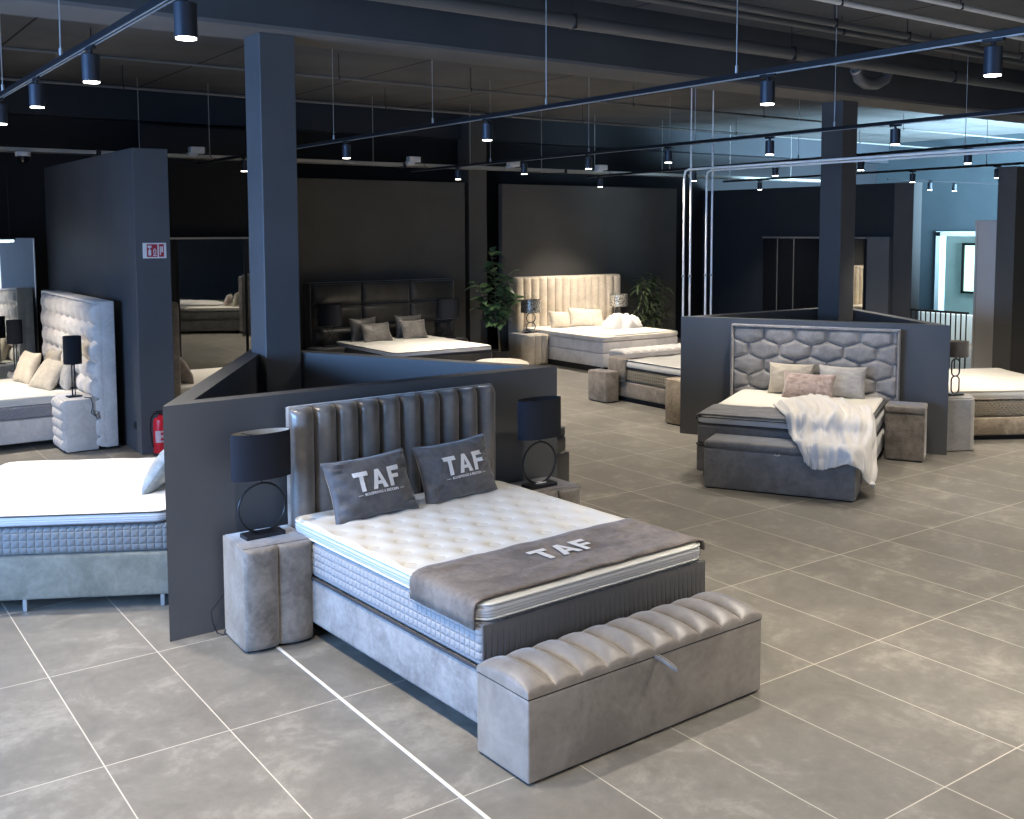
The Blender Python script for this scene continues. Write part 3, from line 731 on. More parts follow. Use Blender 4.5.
# nightstands of the main bed
def fluted_stand(label, loc, rz, w, dp, h, n, mt, bulge=.045, group=None):
    t = thing('nightstand', label, 'nightstand', loc, rz, group)
    m_ = fluted_panel(MB(), -w / 2, w / 2, .012, h, n, bulge=bulge, back=dp - bulge, p=2.4, toproll=.028, nv=10)
    m_.xf(T((0, -dp / 2 + bulge, 0))); m_.build('body', mt, t, 50)
    MB().box(-w / 2 + .02, w / 2 - .02, -dp / 2 + .05, dp / 2 - .02, 0, .02).build('foot_plinth', M_plinth, t)
    MB().box(-w / 2 + .01, w / 2 - .01, -dp / 2 + .055, dp / 2 - .008, h - .004, h + .006, .003, 2).build('top_panel', mt, t)
    return t
fluted_stand('grey velvet nightstand with two ribs, left of the front bed', (2.362, 5.962, 0), -2.5, .42, .42, .62, 2, M_ns)
fluted_stand('grey velvet nightstand mostly hidden behind the right side of the front bed', (4.50, 6.03, 0), 2, .43, .40, .617, 2, M_ns)

# ------------------------------------------------------------------ lamps
def shade(mb_o, r, z0, z1, r1=None, parent=None, mt=M_shade, inner=M_shade_in, oval=1.0):
    SC = Matrix.Diagonal((1, oval, 1, 1))
    r1 = r1 or r
    MB().lathe([(r - .004, z0 + .003), (r, z0), (r, z0 + .006), (r1, z1 - .006), (r1, z1), (r1 - .004, z1 - .003)], 48).xf(SC).build('lamp_shade', mt, parent)
    MB().lathe([(r - .005, z0 + .002), (r1 - .005, z1 - .002)], 48).xf(SC).build('shade_lining', inner, parent)
    mb = MB()
    for a in (0, 120, 240): mb.tube([(0, 0, z1 - .03), ((r1 - .005) * math.cos(R(a)), (r1 - .005) * math.sin(R(a)), z1 - .012)], .002, 5)
    mb.cyl(0, 0, z0 + (z1 - z0) * .25, z0 + (z1 - z0) * .5, .016, seg=12).cyl(0, 0, z0 - .02, z0 + (z1 - z0) * .3, .005, seg=8)
    mb.xf(SC).build('bulb_holder', M_metal_blk, parent)
def ring_lamp(label, loc, rz, inner=M_shade_in):
    t = thing('table_lamp', label, 'lamp', loc, rz)
    MB().box(-.125, .125, -.055, .055, 0, .028, .003, 1).build('lamp_base', M_metal_blk, t)
    MB().tube([(.150 * math.sin(a), 0, .178 + .150 * math.cos(a)) for a in [2 * math.pi * k / 56 for k in range(56)]], .0075, 8, True).build('ring', M_metal_blk, t)
    MB().cyl(0, 0, .325, .40, .006, seg=8).build('stem', M_metal_blk, t)
    shade(None, .189, .365, .645, parent=t, inner=inner, oval=.45)
    return t
ring_lamp('black lamp with ring stem on the nightstand left of the front bed', (2.352, 6.015, .623), 2)
lr = ring_lamp('black lamp with ring stem right of the front bed, before the low wall end', (4.44, 6.00, .623), 2, M_shade)
MB().box(-.04, .05, -.02, .03, .028, .033).build('paper_tag', M_white, lr)
t = MB().tube([(2.16, 6.2, .24), (2.12, 6.17, .215), (2.07, 6.16, .17), (2.075, 6.15, .10), (2.10, 6.15, .03), (2.13, 6.12, .02), (2.17, 6.19, .035)], .004, 6).build('lamp_cable', M_metal_blk)
tag(t, 'thin black lamp cable looping beside the left ribbed nightstand', 'cable')

# ------------------------------------------------------------------ BED 2: honeycomb headboard, throw blanket
T2 = -60.66
def f2(x, y, z=0): a, b = fr(T2, x, y); return (a, b, z)
b2 = thing('box_spring_bed', 'gunmetal box spring bed with honeycomb headboard against the right low wall', 'bed', f2(-2.015, 12.07), T2)
boxpart('base', b2, 1.60, 1.95, .06, .33, M_b2, .025)
boxpart('mattress', b2, 1.59, 1.945, .335, .535, M_b2, .03)
MB().tube(rrect(-.803, .803, -1.952, 0, .03, .333), .007, 6, True).build('base_piping', M_pipe_dk, b2)
topper(b2, 1.59, 1.94, .545, .625, M_topper, M_topper_side, pip=M_pipe_dk, cr=.08, seed=3, sag=.012)
m_ = hex_panel(MB(), -.915, .912, .10, 1.352, .357, .181, bulge=.05, back=.02, first=.075, res=.0115, soft=.028); m_.xf(T((0, .055, 0))); m_.build('headboard_padding', M_hex, b2, 60)
fm = MB().box(-.938, -.916, -.005, .125, .04, 1.372, .004, 1).box(.913, .935, -.005, .125, .04, 1.372, .004, 1).box(-.938, .935, -.005, .125, 1.352, 1.374, .004, 1).box(-.92, .92, .08, .125, .04, 1.36)
fm.build('headboard_frame', M_hex, b2)
legs4(b2, 1.6, 1.95, .06, M_plinth)
bn2 = thing('storage_bench', 'dark grey velvet storage bench at the foot of the honeycomb bed', 'bench', f2(-1.92, 9.91), T2)
MB().box(-.70, .70, -.20, .19, .012, .385, .012, 3).build('body', M_b2, bn2)
MB().box(-.68, .68, -.18, .18, 0, .02).build('foot_plinth', M_plinth, bn2)
MB().box(-.705, .705, -.205, .192, .39, .468, .035, 4).build('lid', M_b2, bn2)
MB().tube([(-.02, -.205, .395), (-.02, -.235, .385), (0, -.24, .38), (.02, -.235, .385), (.02, -.205, .395)], .005, 6).build('pull_strap', M_alu, bn2)
runner('bed_runner', 'plain dark taupe runner across the foot of the honeycomb bed', f2(-2.015, 12.07), T2, -.795, .795, -1.93, -1.30, .628, .05, .05, M_b2, 4)
pillow('cushion', 'sand coloured cushion at back left on the honeycomb bed', .50, .36, .15, M_cushbeige, f2(-2.22, 11.86, .63), T2, 14, seed=2)
pillow('cushion', 'light grey cushion at back right on the honeycomb bed', .52, .36, .15, M_cushgrey, f2(-1.66, 11.84, .63), T2 - 3, 14, seed=3)
pillow('cushion', 'mauve fur cushion in front of two others on the honeycomb bed', .57, .30, .16, M_fur, f2(-1.985, 11.60, .625), T2 - 4, 22, seed=8)
# throw blanket
cols = [
 [(-2.20, 10.88, .645), (-2.10, 10.62, .65), (-1.98, 10.30, .655), (-1.92, 10.12, .65), (-1.87, 10.03, .53), (-1.80, 9.86, .495), (-1.73, 9.70, .485), (-1.68, 9.665, .42), (-1.66, 9.655, .36)],
 [(-2.16, 11.15, .645), (-2.02, 10.80, .655), (-1.88, 10.40, .66), (-1.80, 10.13, .655), (-1.76, 10.03, .53), (-1.70, 9.86, .50), (-1.65, 9.69, .49), (-1.62, 9.65, .38), (-1.61, 9.645, .30)],
 [(-2.02, 11.66, .645), (-1.90, 11.1, .66), (-1.76, 10.55, .665), (-1.68, 10.14, .66), (-1.63, 10.03, .535), (-1.59, 9.86, .50), (-1.56, 9.69, .49), (-1.53, 9.65, .37), (-1.52, 9.64, .285)],
 [(-1.93, 11.70, .65), (-1.78, 11.15, .66), (-1.62, 10.6, .665), (-1.54, 10.14, .66), (-1.50, 10.03, .535), (-1.46, 9.86, .50), (-1.43, 9.69, .49), (-1.41, 9.65, .39), (-1.41, 9.64, .32)],
 [(-1.74, 11.55, .65), (-1.60, 11.0, .66), (-1.46, 10.55, .665), (-1.38, 10.14, .66), (-1.36, 10.03, .535), (-1.32, 9.86, .50), (-1.30, 9.69, .49), (-1.28, 9.65, .41), (-1.28, 9.64, .35)],
 [(-1.50, 11.30, .65), (-1.40, 10.9, .66), (-1.32, 10.5, .665), (-1.26, 10.16, .66), (-1.24, 10.05, .56), (-1.22, 9.90, .50), (-1.19, 9.76, .47), (-1.18, 9.70, .38), (-1.18, 9.67, .32)],
 [(-1.36, 11.10, .65), (-1.28, 10.8, .66), (-1.22, 10.5, .66), (-1.18, 10.25, .62), (-1.16, 10.12, .50), (-1.15, 10.0, .42), (-1.145, 9.9, .34), (-1.14, 9.83, .26), (-1.14, 9.79, .19)],
 [(-1.26, 10.98, .65), (-1.21, 10.8, .65), (-1.165, 10.6, .60), (-1.14, 10.45, .50), (-1.12, 10.33, .40), (-1.11, 10.23, .31), (-1.105, 10.14, .23), (-1.10, 10.06, .15), (-1.10, 10.0, .09)],
]
def cr_(P, t):
    n = len(P) - 1; i = min(int(t * n), n - 1); f = t * n - i
    p0, p1, p2, p3 = P[max(i - 1, 0)], P[i], P[i + 1], P[min(i + 2, n)]
    return tuple(.5 * (2 * b + (c - a) * f + (2 * a - 5 * b + 4 * c - d) * f * f + (3 * b - a - 3 * c + d) * f ** 3) for a, b, c, d in zip(p0, p1, p2, p3))
th_ = thing('throw_blanket', 'crumpled white fleece throw spilling over the foot of the honeycomb bed', 'blanket', f2(0, 0), T2)
NU, NV = 110, 110; vs = []; fs = []
for i in range(NU + 1):
    u = i / NU; row = [cr_([cc[k] for cc in cols], u) for k in range(9)]
    for j in range(NV + 1):
        v = j / NV; p = Vector(cr_(row, v))
        hang = min(1, max(0, (v - .35) / .3))
        wp_ = 2.2 * nz(u * 2.2, v * 2.0, 5, 1.0) + v * 1.6
        rid = 0
        for (fq, am, sd_) in ((9, .055, 1), (15, .036, 4), (27, .014, 7)):
            m_a = .25 + .9 * abs(nz(u * 3 + sd_, v * 2.5, sd_, 1.3)) * 1.8
            rid += am * m_a * (.5 + .5 * math.cos(2 * math.pi * (u * fq * .5 + wp_ * (.35 + .05 * sd_) + (1 - hang) * v * 2.5 * (sd_ - 3) * .2))) ** 2.6
        rid += .030 * max(0, nz(u * 5, v * 5, 2, 1.3)) * (1 - .7 * hang)
        fade = min(1, min(u * 1.0, 1 - u, v * .7 + .01) / .05)
        out = Vector((0.25 * (u > .85), -.8 * hang, 1 - .6 * hang)).normalized()
        if u > .8: out = (out * (1 - (u - .8) * 4 * hang) + Vector((1, -.3, .1)) * (u - .8) * 4 * hang).normalized()
        vs.append(p + out * (.004 + rid * fade) + Vector((.008 * nz(u * 9, v * 9, 1), 0, 0)))
for i in range(NU):
    for j in range(NV): fs.append((i * (NV + 1) + j, (i + 1) * (NV + 1) + j, (i + 1) * (NV + 1) + j + 1, i * (NV + 1) + j + 1))
o = MB().add(vs, fs).build('cloth', M_fleece, th_, 80); md = o.modifiers.new('thickness', 'SOLIDIFY'); md.thickness = .010; md.offset = 1

def box_stand(label, loc, rz, w, dp, h, mt, lid=False, group=None, bev=.02):
    t = thing('nightstand', label, 'nightstand', loc, rz, group)
    MB().box(-w / 2, w / 2, -dp / 2, dp / 2, .012, h - (.07 if lid else 0), bev, 3).build('body', mt, t)
    MB().box(-w / 2 + .02, w / 2 - .02, -dp / 2 + .02, dp / 2 - .02, 0, .02).build('foot_plinth', M_plinth, t)
    if lid: MB().box(-w / 2 - .002, w / 2 + .002, -dp / 2 - .012, dp / 2, h - .075, h, .016, 3).build('drawer_front', mt, t)
    return t
box_stand('grey velvet nightstand standing right of the honeycomb bed', f2(-.975, 11.875), T2, .40, .36, .595, M_ns, True)
# ------------------------------------------------------------------ BED E: right edge
def f6(x, y, z=0): a, b = fr(60, x, y); return (a, b, z)
be = thing('box_spring_bed', 'tan box spring bed cut by the right edge, beige diamond quilted mattress', 'bed', f6(12.42, -5.86), 60)
boxpart('base', be, 1.82, 1.95, .06, .275, M_tan, .02); boxpart('mattress', be, 1.81, 1.94, .28, .48, M_quilt_beige, .03)
topper(be, 1.81, 1.94, .49, .60, M_topper, M_topper, pip=M_beige, cr=.10, seed=11, sag=.02, over=.004)
MB().box(-.9, .9, .01, .13, .05, 1.15, .03, 3).build('headboard', M_tan, be)
MB().box(-.85, .85, -1.9, -.05, .0, .07).build('plinth', M_plinth, be)
t = thing('nightstand', 'pale grey nightstand with rounded front, right of the low wall end', 'nightstand', f6(11.22, -5.995), 60)
mb = MB(); prof = [(-.25, .205), (.25, .205), (.25, -.08), (.22, -.15), (.14, -.20), (0, -.215), (-.14, -.20), (-.22, -.15), (-.25, -.10)]
b_ = bmesh.new(); fv = [b_.verts.new((x, y, .012)) for x, y in prof]; f_ = b_.faces.new(fv); r_ = bmesh.ops.extrude_face_region(b_, geom=[f_])
for v in [g for g in r_['geom'] if isinstance(g, bmesh.types.BMVert)]: v.co.z = .60
b_.normal_update(); bmesh.ops.bevel(b_, geom=[e for e in b_.edges if abs(e.verts[0].co.z - e.verts[1].co.z) < 1e-5 and e.verts[0].co.z > .3], offset=.018, segments=3, affect='EDGES')
mb.bm(b_); mb.build('body', M_cushgrey, t, 30); MB().box(-.17, .17, -.15, .18, 0, .02).build('foot_plinth', M_plinth, t)
def loop_lamp(label, loc, rz, loops, base, sr, sz0, sz1, mt=M_metal_blk, smt=M_shade, inner=M_shade_in, lw=.0, tr=.008):
    t = thing('table_lamp', label, 'lamp', loc, rz)
    MB().box(-base, base, -.05, .05, 0, .02, .003, 1).build('lamp_base', mt, t)
    z = .022
    for (w_, h_, r_) in loops:
        pts = [(p[0], 0, p[1] + z + h_ / 2) for p in [(q[0], q[1]) for q in rrect(-w_ / 2, w_ / 2, -h_ / 2, h_ / 2, r_, 0, 8)]]
        MB().tube(pts, tr, 8, True).build('ring', mt, t); z += h_
    MB().cyl(0, 0, z - .005, sz0 + .05, .005, seg=8).build('stem', mt, t)
    shade(None, sr, sz0, sz1, parent=t, mt=smt, inner=inner); return t
loop_lamp('lamp of two stacked black loops with grey drum shade, right of the low wall', (10.80, 6.68, .603), -20, [(.105, .195, .05), (.105, .195, .05)], .09, .135, .44, .615, smt=M_hb)

# ------------------------------------------------------------------ BED A: left foreground
a61 = 241
def f61(x, y, z=0): a, b = fr(61, x, y); return (a, b, z)
ba = thing('box_spring_bed', 'low box spring bed on thin legs at the left edge with bright white topper', 'bed', f61(7.82, 1.54), a61)
boxpart('base', ba, 1.69, 1.62, .085, .375, velvet('greige_velvet', (0.15, 0.148, 0.12), (0.24, 0.235, 0.195), .6, .5, 4), .02)
boxpart('mattress', ba, 1.68, 1.61, .38, .565, M_quilt_a, .03)
topper(ba, 1.68, 1.61, .57, .655, M_topper, M_topper_side, tuft=.24, pip=M_pipe_dk, cr=.10, seed=5)
MB().box(-.84, .84, .01, .12, .05, 1.1, .03, 3).build('headboard', M_taupe, ba)
for sx in (-1, 1):
    for yy in (-.06, -.93, -1.55): MB().box(sx * .80 - .014, sx * .80 + .014, yy - .014, yy + .014, 0, .09, .003, 1).build('leg', M_alu, ba)
MB().box(-.79, .79, -1.5, -1.47, .05, .08).box(-.012, .012, -1.55, -.06, .05, .08).build('crossbar', M_metal_blk, ba)
pillow('cushion', 'grey velvet cushion leaning beside the low wall on the left bed', .45, .40, .15, velvet('blue_grey_velvet', (.16, .18, .19), (.30, .33, .34), .5, .6, 5), f61(7.62, 1.80, .66), 241, 35, seed=6)

# ------------------------------------------------------------------ BED L: pale tufted bed on the tall partition
bl = thing('box_spring_bed', 'pale cream bed with bubble tufted headboard on the tall left partition', 'bed', (2.91, 13.80, 0), -90)
boxpart('base', bl, 1.80, 2.05, .07, .34, M_beige_l, .02); boxpart('mattress', bl, 1.79, 2.04, .345, .50, M_quilt_grey, .03)
topper(bl, 1.79, 2.04, .505, .60, M_topper, M_topper, pip=M_pipe_lt, cr=.09, seed=21, sag=.015)
m_ = hex_panel(MB(), -1.25, 1.49, .04, 1.66, .31, .215, bulge=.095, back=.02, first=.11, res=.016, soft=-.095, offs=.5); m_.xf(T((0, .05, 0))); m_.build('headboard_padding', M_beige_l, bl, 60)
MB().box(-1.30, 1.495, .07, .215, .03, 1.69, .012, 2).box(-1.3, -1.255, -.005, .1, .03, 1.69, .01, 2).box(-1.3, 1.495, -.005, .1, 1.665, 1.695, .01, 2).build('headboard_frame', M_beige_l, bl)
legs4(bl, 1.8, 2.05, .07, M_plinth)
def bubble_stand(label, loc, rz):
    t = thing('nightstand', label, 'nightstand', loc, rz)
    m_ = hex_panel(MB(), -.235, .235, .03, .585, .12, .11, bulge=.04, back=.02, first=.05, res=.012, soft=.05); m_.xf(T((0, -.165, 0))); m_.build('tufted_front', M_beige_l, t, 60)
    MB().box(-.25, .25, -.15, .20, .012, .60, .015, 2).build('body', M_beige_l, t)
    MB().box(-.22, .22, -.13, .18, 0, .02).build('foot_plinth', M_plinth, t); return t
bubble_stand('cream nightstand with tufted front below the near black lamp, left partition', (2.72, 12.585, 0), -90)
bubble_stand('cream nightstand on the far side of the pale tufted bed', (2.72, 15.32, 0), -90)
def pole_lamp(label, loc, rz=0):
    t = thing('table_lamp', label, 'lamp', loc, rz)
    MB().box(-.075, .075, -.05, .05, 0, .014, .002, 1).build('lamp_base', M_metal_blk, t)
    MB().cyl(-.016, 0, .01, .42, .007, seg=8).cyl(.016, 0, .01, .42, .007, seg=8).build('stem', M_metal_blk, t)
    shade(None, .098, .375, .69, parent=t, inner=M_shade); return t
pole_lamp('black twin-pole lamp on the near cream nightstand, tall left partition', (2.72, 12.56, .605), 10)
pole_lamp('black twin-pole lamp in front of the leaning mirror at far left', (2.60, 15.32, .605), 5)
t = MB().tube([(2.80, 12.42, .607), (2.83, 12.36, .61), (2.85, 12.315, .60), (2.86, 12.31, .52), (2.84, 12.305, .44), (2.88, 12.30, .40), (2.93, 12.305, .44), (2.86, 12.30, .47), (2.90, 12.30, .37), (2.93, 12.30, .40)], .006, 6).build('lamp_cable', M_metal_blk)
tag(t, 'bundled black cable hanging down the side of the cream nightstand', 'cable')
for (x, y, z, w_, h_, rz, ln, ml, lb) in [(2.46, 14.15, .60, .50, .42, -80, 22, M_cream, 'cream cushion farthest left on the pale tufted bed'), (2.54, 13.50, .60, .50, .42, -72, 38, M_cushbeige, 'cream ribbed cushion in front, leaning on the others, pale tufted bed'),
        (2.78, 14.2, .60, .48, .42, -88, 16, M_cushbeige, 'beige cushion behind the others against the tufted headboard'), (2.78, 13.40, .60, .50, .36, -90, 16, M_cushgrey, 'pale grey cushion behind the near black lamp, tufted bed')]:
    pillow('cushion', lb, w_, h_, .17, ml, (x, y, z), rz, ln, seed=int(y * 10) % 9, wr=.01)
mr = thing('leaning_mirror', 'tall thin-framed mirror leaning at the far left behind the lamp', 'mirror', (2.50, 15.93, 0), 0)
MB().box(-.5, .5, -.012, .0, .02, 2.37).xf(rot3(rx=-1.5)).build('mirror_glass', M_mirror, mr, smooth=False)
MB().box(-.515, -.5, -.02, .015, 0, 2.385).box(.5, .515, -.02, .015, 0, 2.385).box(-.515, .515, -.02, .015, 2.37, 2.385).box(-.515, .515, -.02, .015, 0, .02).box(-.5, .5, .001, .012, .02, 2.37).xf(rot3(rx=-1.5)).build('mirror_frame', M_chrome, mr)
tb = thing('light_bar', 'cool white light bar at the far left above the mirror', 'light', (2.42, 15.80, 2.36))
MB().box(-.38, .30, -.03, .03, -.03, .0).build('tube', M_led_dim, tb); MB().box(-.4, .32, -.035, .035, .0, .03, .004, 1).cyl(-.3, 0, .03, 1.0, .005, seg=6).cyl(.25, 0, .03, 1.0, .005, seg=6).build('housing', M_metal_blk, tb)

# sign + extinguisher on the end of the tall partition
sg = thing('safety_sign', 'white and red fire equipment sign on the end of the tall partition', 'sign', (3.445, 11.798, 2.262), 0)
MB().box(-.128, .128, -.006, 0, -.085, .085, .002, 1).build('plate', M_white, sg)
MB().box(-.085, .03, -.008, -.005, -.07, .07).build('red_field', M_red_sign, sg, smooth=False)
MB().box(.045, .10, -.008, -.005, -.07, .07).build('red_field', M_red_sign, sg, smooth=False)
MB().box(-.070, -.040, -.010, -.007, -.055, .005, .004, 1).box(-.062, -.048, -.010, -.007, .005, .025).cyl(0, 0, 0, 1e-3, 1e-3, seg=3).build('extinguisher_symbol', M_white, sg, smooth=False)
MB().box(-.075, -.035, -.010, -.007, .030, .055).build('flame_symbol', M_white, sg, smooth=False)
MB().tube([(0, -.009, 0)] + [(.014 * math.cos(a), -.009, -.01 + .03 * math.sin(a)) for a in [i * .7 for i in range(10)]], .004, 4).box(-.02, .02, -.010, -.007, -.058, -.048).build('hose_symbol', M_white, sg, smooth=False)
MB().box(.055, .065, -.010, -.007, -.05, .045).box(.072, .088, -.010, -.007, -.02, .045).build('ladder_symbol', M_white, sg, smooth=False)
fe = thing('fire_extinguisher', 'red fire extinguisher on the floor at the end of the tall partition', 'extinguisher', (3.415, 11.68, 0))
MB().lathe([(0, .02), (.07, .02), (.078, .035), (.078, .36), (.07, .40), (.035, .425), (.022, .43), (.022, .45), (0, .45)], 28).build('cylinder', M_red, fe)
lb_ = MB(); n_ = 14; aa = [R(-150 + 100 * i / n_) for i in range(n_ + 1)]
lb_.add([(.0790 * math.cos(a), .0790 * math.sin(a), z) for a in aa for z in (.15, .28)], [(2 * i, 2 * i + 2, 2 * i + 3, 2 * i + 1) for i in range(n_)]).build('label_band', mat('label_pink', (.55, .40, .42), .5), fe)
MB().box(-.022, .012, -.083, -.078, .235, .262).box(-.022, .012, -.083, -.078, .175, .20).build('red_label_field', M_red_sign, fe)
MB().box(-.02, .05, -.012, .012, .45, .475, .004, 1).box(-.05, .06, -.01, .01, .48, .495, .003, 1).build('valve_handle', M_metal_blk, fe)
MB().tube([(-.02, 0, .465), (-.07, -.01, .47), (-.105, -.02, .42), (-.115, -.02, .30), (-.10, -.02, .16), (-.09, -.02, .10)], .009, 8).build('hose', M_metal_blk, fe)
MB().cyl(0, 0, 0, .025, .085, seg=24).build('stand', M_plinth, fe)
ob = thing('wall_socket', 'small dark socket low on the tall left partition face', 'socket', (3.238, 12.02, .30), -90)
MB().box(-.04, .04, -.008, 0, -.04, .04, .004, 1).build('plate', M_metal_blk, ob); MB().cyl(0, 0, 0, .004, .02, seg=16, M=T((0, -.008, 0)) @ rot3(rx=90)).build('insert', M_pot, ob)

# ------------------------------------------------------------------ BED F behind the tall partition + mirror doors
bf = thing('box_spring_bed', 'brown headboard bed seen in the slit right of the tall partition', 'bed', (3.80, 13.25, 0), 90)
boxpart('base', bf, 1.6, 2.0, .08, .36, M_blackvel, .02); boxpart('mattress', bf, 1.59, 1.99, .365, .52, M_quilt_d, .03)
topper(bf, 1.59, 1.99, .525, .61, M_topper, M_topper, cr=.08, seed=31)
m_ = fluted_panel(MB(), -1.15, 1.15, .04, 1.66, 12, bulge=.03, back=.02); m_.xf(T((0, .03, 0))); m_.build('headboard_padding', M_brown, bf, 50)
MB().box(-1.15, 1.15, .04, .17, .04, 1.66, .01, 2).build('headboard_frame', M_brown, bf); legs4(bf, 1.6, 2.0, .08, M_plinth)
pillow('cushion', 'shiny brown cushion in the slit beside the tall partition', .5, .42, .2, M_brown, (4.12, 12.95, .61), 90, 30, seed=4)
pillow('cushion', 'shiny dark cushion behind the brown one beside the tall partition', .5, .42, .2, M_blackvel, (4.05, 13.65, .61), 90, 20, seed=7)
md_ = thing('mirror_wardrobe', 'wide sliding wardrobe with tinted mirror doors left of the left column', 'wardrobe', (5.95, 16.45, 0))
MB().box(-1.1, 1.05, .0, .15, 0, 2.38).build('carcass', M_plinth, md_, smooth=False)
for k, (a, b) in enumerate([(-.80, .28), (.30, 1.0)]): 
    p_ = MB().box(a, b, -.02 + .01 * k, -.005 + .01 * k, .03, 2.34).build('door', M_mirror_dk, md_, smooth=False)
    MB().box(a, a + .012, -.026, -.004, .03, 2.34).box(b - .012, b, -.026, -.004, .03, 2.34).build('door_frame', M_metal_blk, p_, smooth=False)
MB().box(-1.1, 1.05, -.03, .0, 2.345, 2.375).build('top_rail', M_alu, md_, smooth=False)

# ------------------------------------------------------------------ BED B: black cushioned headboard
bb = thing('box_spring_bed', 'black bed with wide padded headboard in the recess behind the left column', 'bed', (8.53, 16.12, 0), 0)
boxpart('base', bb, 1.8, 2.12, .08, .36, M_blackvel, .02); boxpart('mattress', bb, 1.79, 2.11, .365, .53, M_blackvel, .03)
topper(bb, 1.79, 2.11, .54, .62, M_topper, M_topper_side, pip=M_pipe_dk, cr=.08, seed=41, sag=.015)
mb = MB(); xs = [-1.25, -.32, .62, 1.55]
for i in range(3):
    for (z0, z1) in [(1.22, 1.58), (.86, 1.20), (.52, .84), (.12, .50)]:
        w_ = xs[i + 1] - xs[i]; hh = z1 - z0
        mb.relief(w_ - .01, hh, lambda u, v, w_=w_, hh=hh: .085 * (flute(u / (w_ - .01), 5, .4) * flute(v / hh, 2.6, .5)), 26, 16, .03, (xs[i] + .005, .11, z0), (1, 0, 0), (0, 0, 1), (0, -1, 0))
mb.build('headboard_padding', M_blackvel, bb, 60)
MB().box(-1.27, 1.57, .13, .35, .04, 1.60, .02, 2).build('headboard_frame', M_blackvel, bb); legs4(bb, 1.8, 2.12, .08, M_plinth)
for (x, y, s_, rz, ln, m_, lb) in [(-.45, -.22, .52, 4, 8, M_blackvel, 'black satin cushion standing behind, left pair on the black bed'), (.43, -.20, .52, -4, 8, M_blackvel, 'black satin cushion standing behind, right pair on the black bed'),
        (-.30, -.46, .60, 6, 26, M_brown, 'shiny grey-brown cushion in front, left pair on the black bed'), (.42, -.44, .50, 0, 22, M_brown, 'shiny grey-brown cushion in front, right pair on the black bed')]:
    pillow('cushion', lb, s_, .42 if m_ is M_blackvel else .36, .17, velvet('satin_grey', (.10, .095, .09), (.25, .235, .215), .32, .4, 3) if m_ is M_brown else velvet('satin_dark', (.06, .057, .055), (.13, .125, .12), .32, .4, 3), (8.53 + x, 16.12 + y, .62), rz, ln, seed=int(abs(x) * 20), pinch=.13)
def x_lamp(label, loc):
    t = thing('table_lamp', label, 'lamp', loc, 0)
    MB().box(-.13, .13, -.06, .06, 0, .02, .003, 1).build('lamp_base', M_metal_blk, t)
    MB().tube([(-.12, 0, .02), (.10, 0, .36)], .008, 6).tube([(.12, 0, .02), (-.10, 0, .36)], .008, 6).build('crossed_stem', M_metal_blk, t)
    shade(None, .20, .36, .70, .19, parent=t, inner=M_shade); return t
box_stand('black nightstand left of the black bed', (7.36, 15.84, 0), 0, .5, .42, .56, M_blackvel)
box_stand('black nightstand right of the black bed', (9.74, 15.84, 0), 0, .5, .42, .56, M_blackvel)
x_lamp('black shaded lamp left of the black bed', (7.44, 15.86, .565)); x_lamp('black shaded lamp right of the black bed', (9.72, 15.86, .565))
pf = thing('pouf', 'round beige pouf showing above the low wall, before the leafy tree', 'pouf', (9.12, 13.35, 0))
MB().lathe([(0, .47), (.2, .465), (.36, .45), (.44, .42), (.465, .37), (.465, .08), (.45, .04), (.40, .03), (0, .03)], 40).build('cushion_body', M_beige, pf)
MB().tube([(.468 * math.cos(a), .468 * math.sin(a), .38) for a in [2 * math.pi * k / 48 for k in range(48)]], .006, 6, True).build('piping', M_beige, pf); MB().cyl(0, 0, 0, .035, .38, seg=32).build('foot_plinth', M_plinth, pf)

# ------------------------------------------------------------------ BED W: cream fluted bed at the back
bw = thing('box_spring_bed', 'cream bed with tall fluted headboard against the charcoal panel', 'bed', (12.50, 16.20, 0), 0)
boxpart('base', bw, 1.80, 2.38, .09, .33, M_beige_l, .02); boxpart('mattress', bw, 1.79, 2.37, .335, .53, M_beige_l, .02)
topper(bw, 1.79, 2.37, .54, .62, M_sheet, M_beige_l, pip=M_beige, cr=.06, seed=51, sag=.012)
m_ = fluted_panel(MB(), -1.03, 1.60, .04, 1.57, 14, bulge=.075, back=.02, p=2.2); m_.xf(T((0, .08, 0))); m_.build('headboard_padding', M_beige, bw, 50)
MB().box(-1.035, 1.605, .09, .30, .04, 1.575, .01, 2).build('headboard_frame', M_beige, bw)
MB().box(-.9, .9, -2.3, -.05, 0, .1).build('plinth', M_plinth, bw)
pillow('cushion', 'small cream cushion at left on the cream fluted bed', .50, .34, .16, M_cream, (12.15, 15.72, .62), 6, 22, roll=6, seed=2)
pillow('cushion', 'larger sand cushion leaning in the middle of the cream fluted bed', .78, .40, .18, M_cushbeige, (12.72, 15.60, .62), -4, 30, roll=6, seed=5)
def clump(name, label, cat, loc, rz, lx, ly, hh, mt, seed):
    t = thing(name, label, cat, loc, rz)
    def h(u, v):
        a = 2 * u / lx - 1; b = 2 * v / ly - 1; e = max(0, 1 - abs(a) ** 3) * max(0, 1 - abs(b) ** 3)
        return hh * e ** .6 * (.75 + .9 * nz(u * 5, v * 5, seed)) + .10 * e * abs(nz(u * 11, v * 9, seed + 3))
    MB().relief(lx, ly, h, 40, 40, .004, (-lx / 2, -ly / 2, .006), cr=min(lx, ly) * .35).build('cloth', mt, t, 80); return t
clump('folded_duvet', 'bright white duvet heaped at the right of the cream fluted bed', 'duvet', (13.02, 14.95, .624), 5, .72, .70, .26, M_fleece, 4)
runner('bed_runner', 'sand coloured blanket over the foot of the cream fluted bed', (12.50, 16.20, 0), 0, -.6, .90, -2.33, -1.55, .624, .02, .05, M_sheet, 9)
bnw = thing('storage_bench', 'cream ribbed bench at the foot of the cream fluted bed', 'bench', (12.52, 13.43, 0), 0)
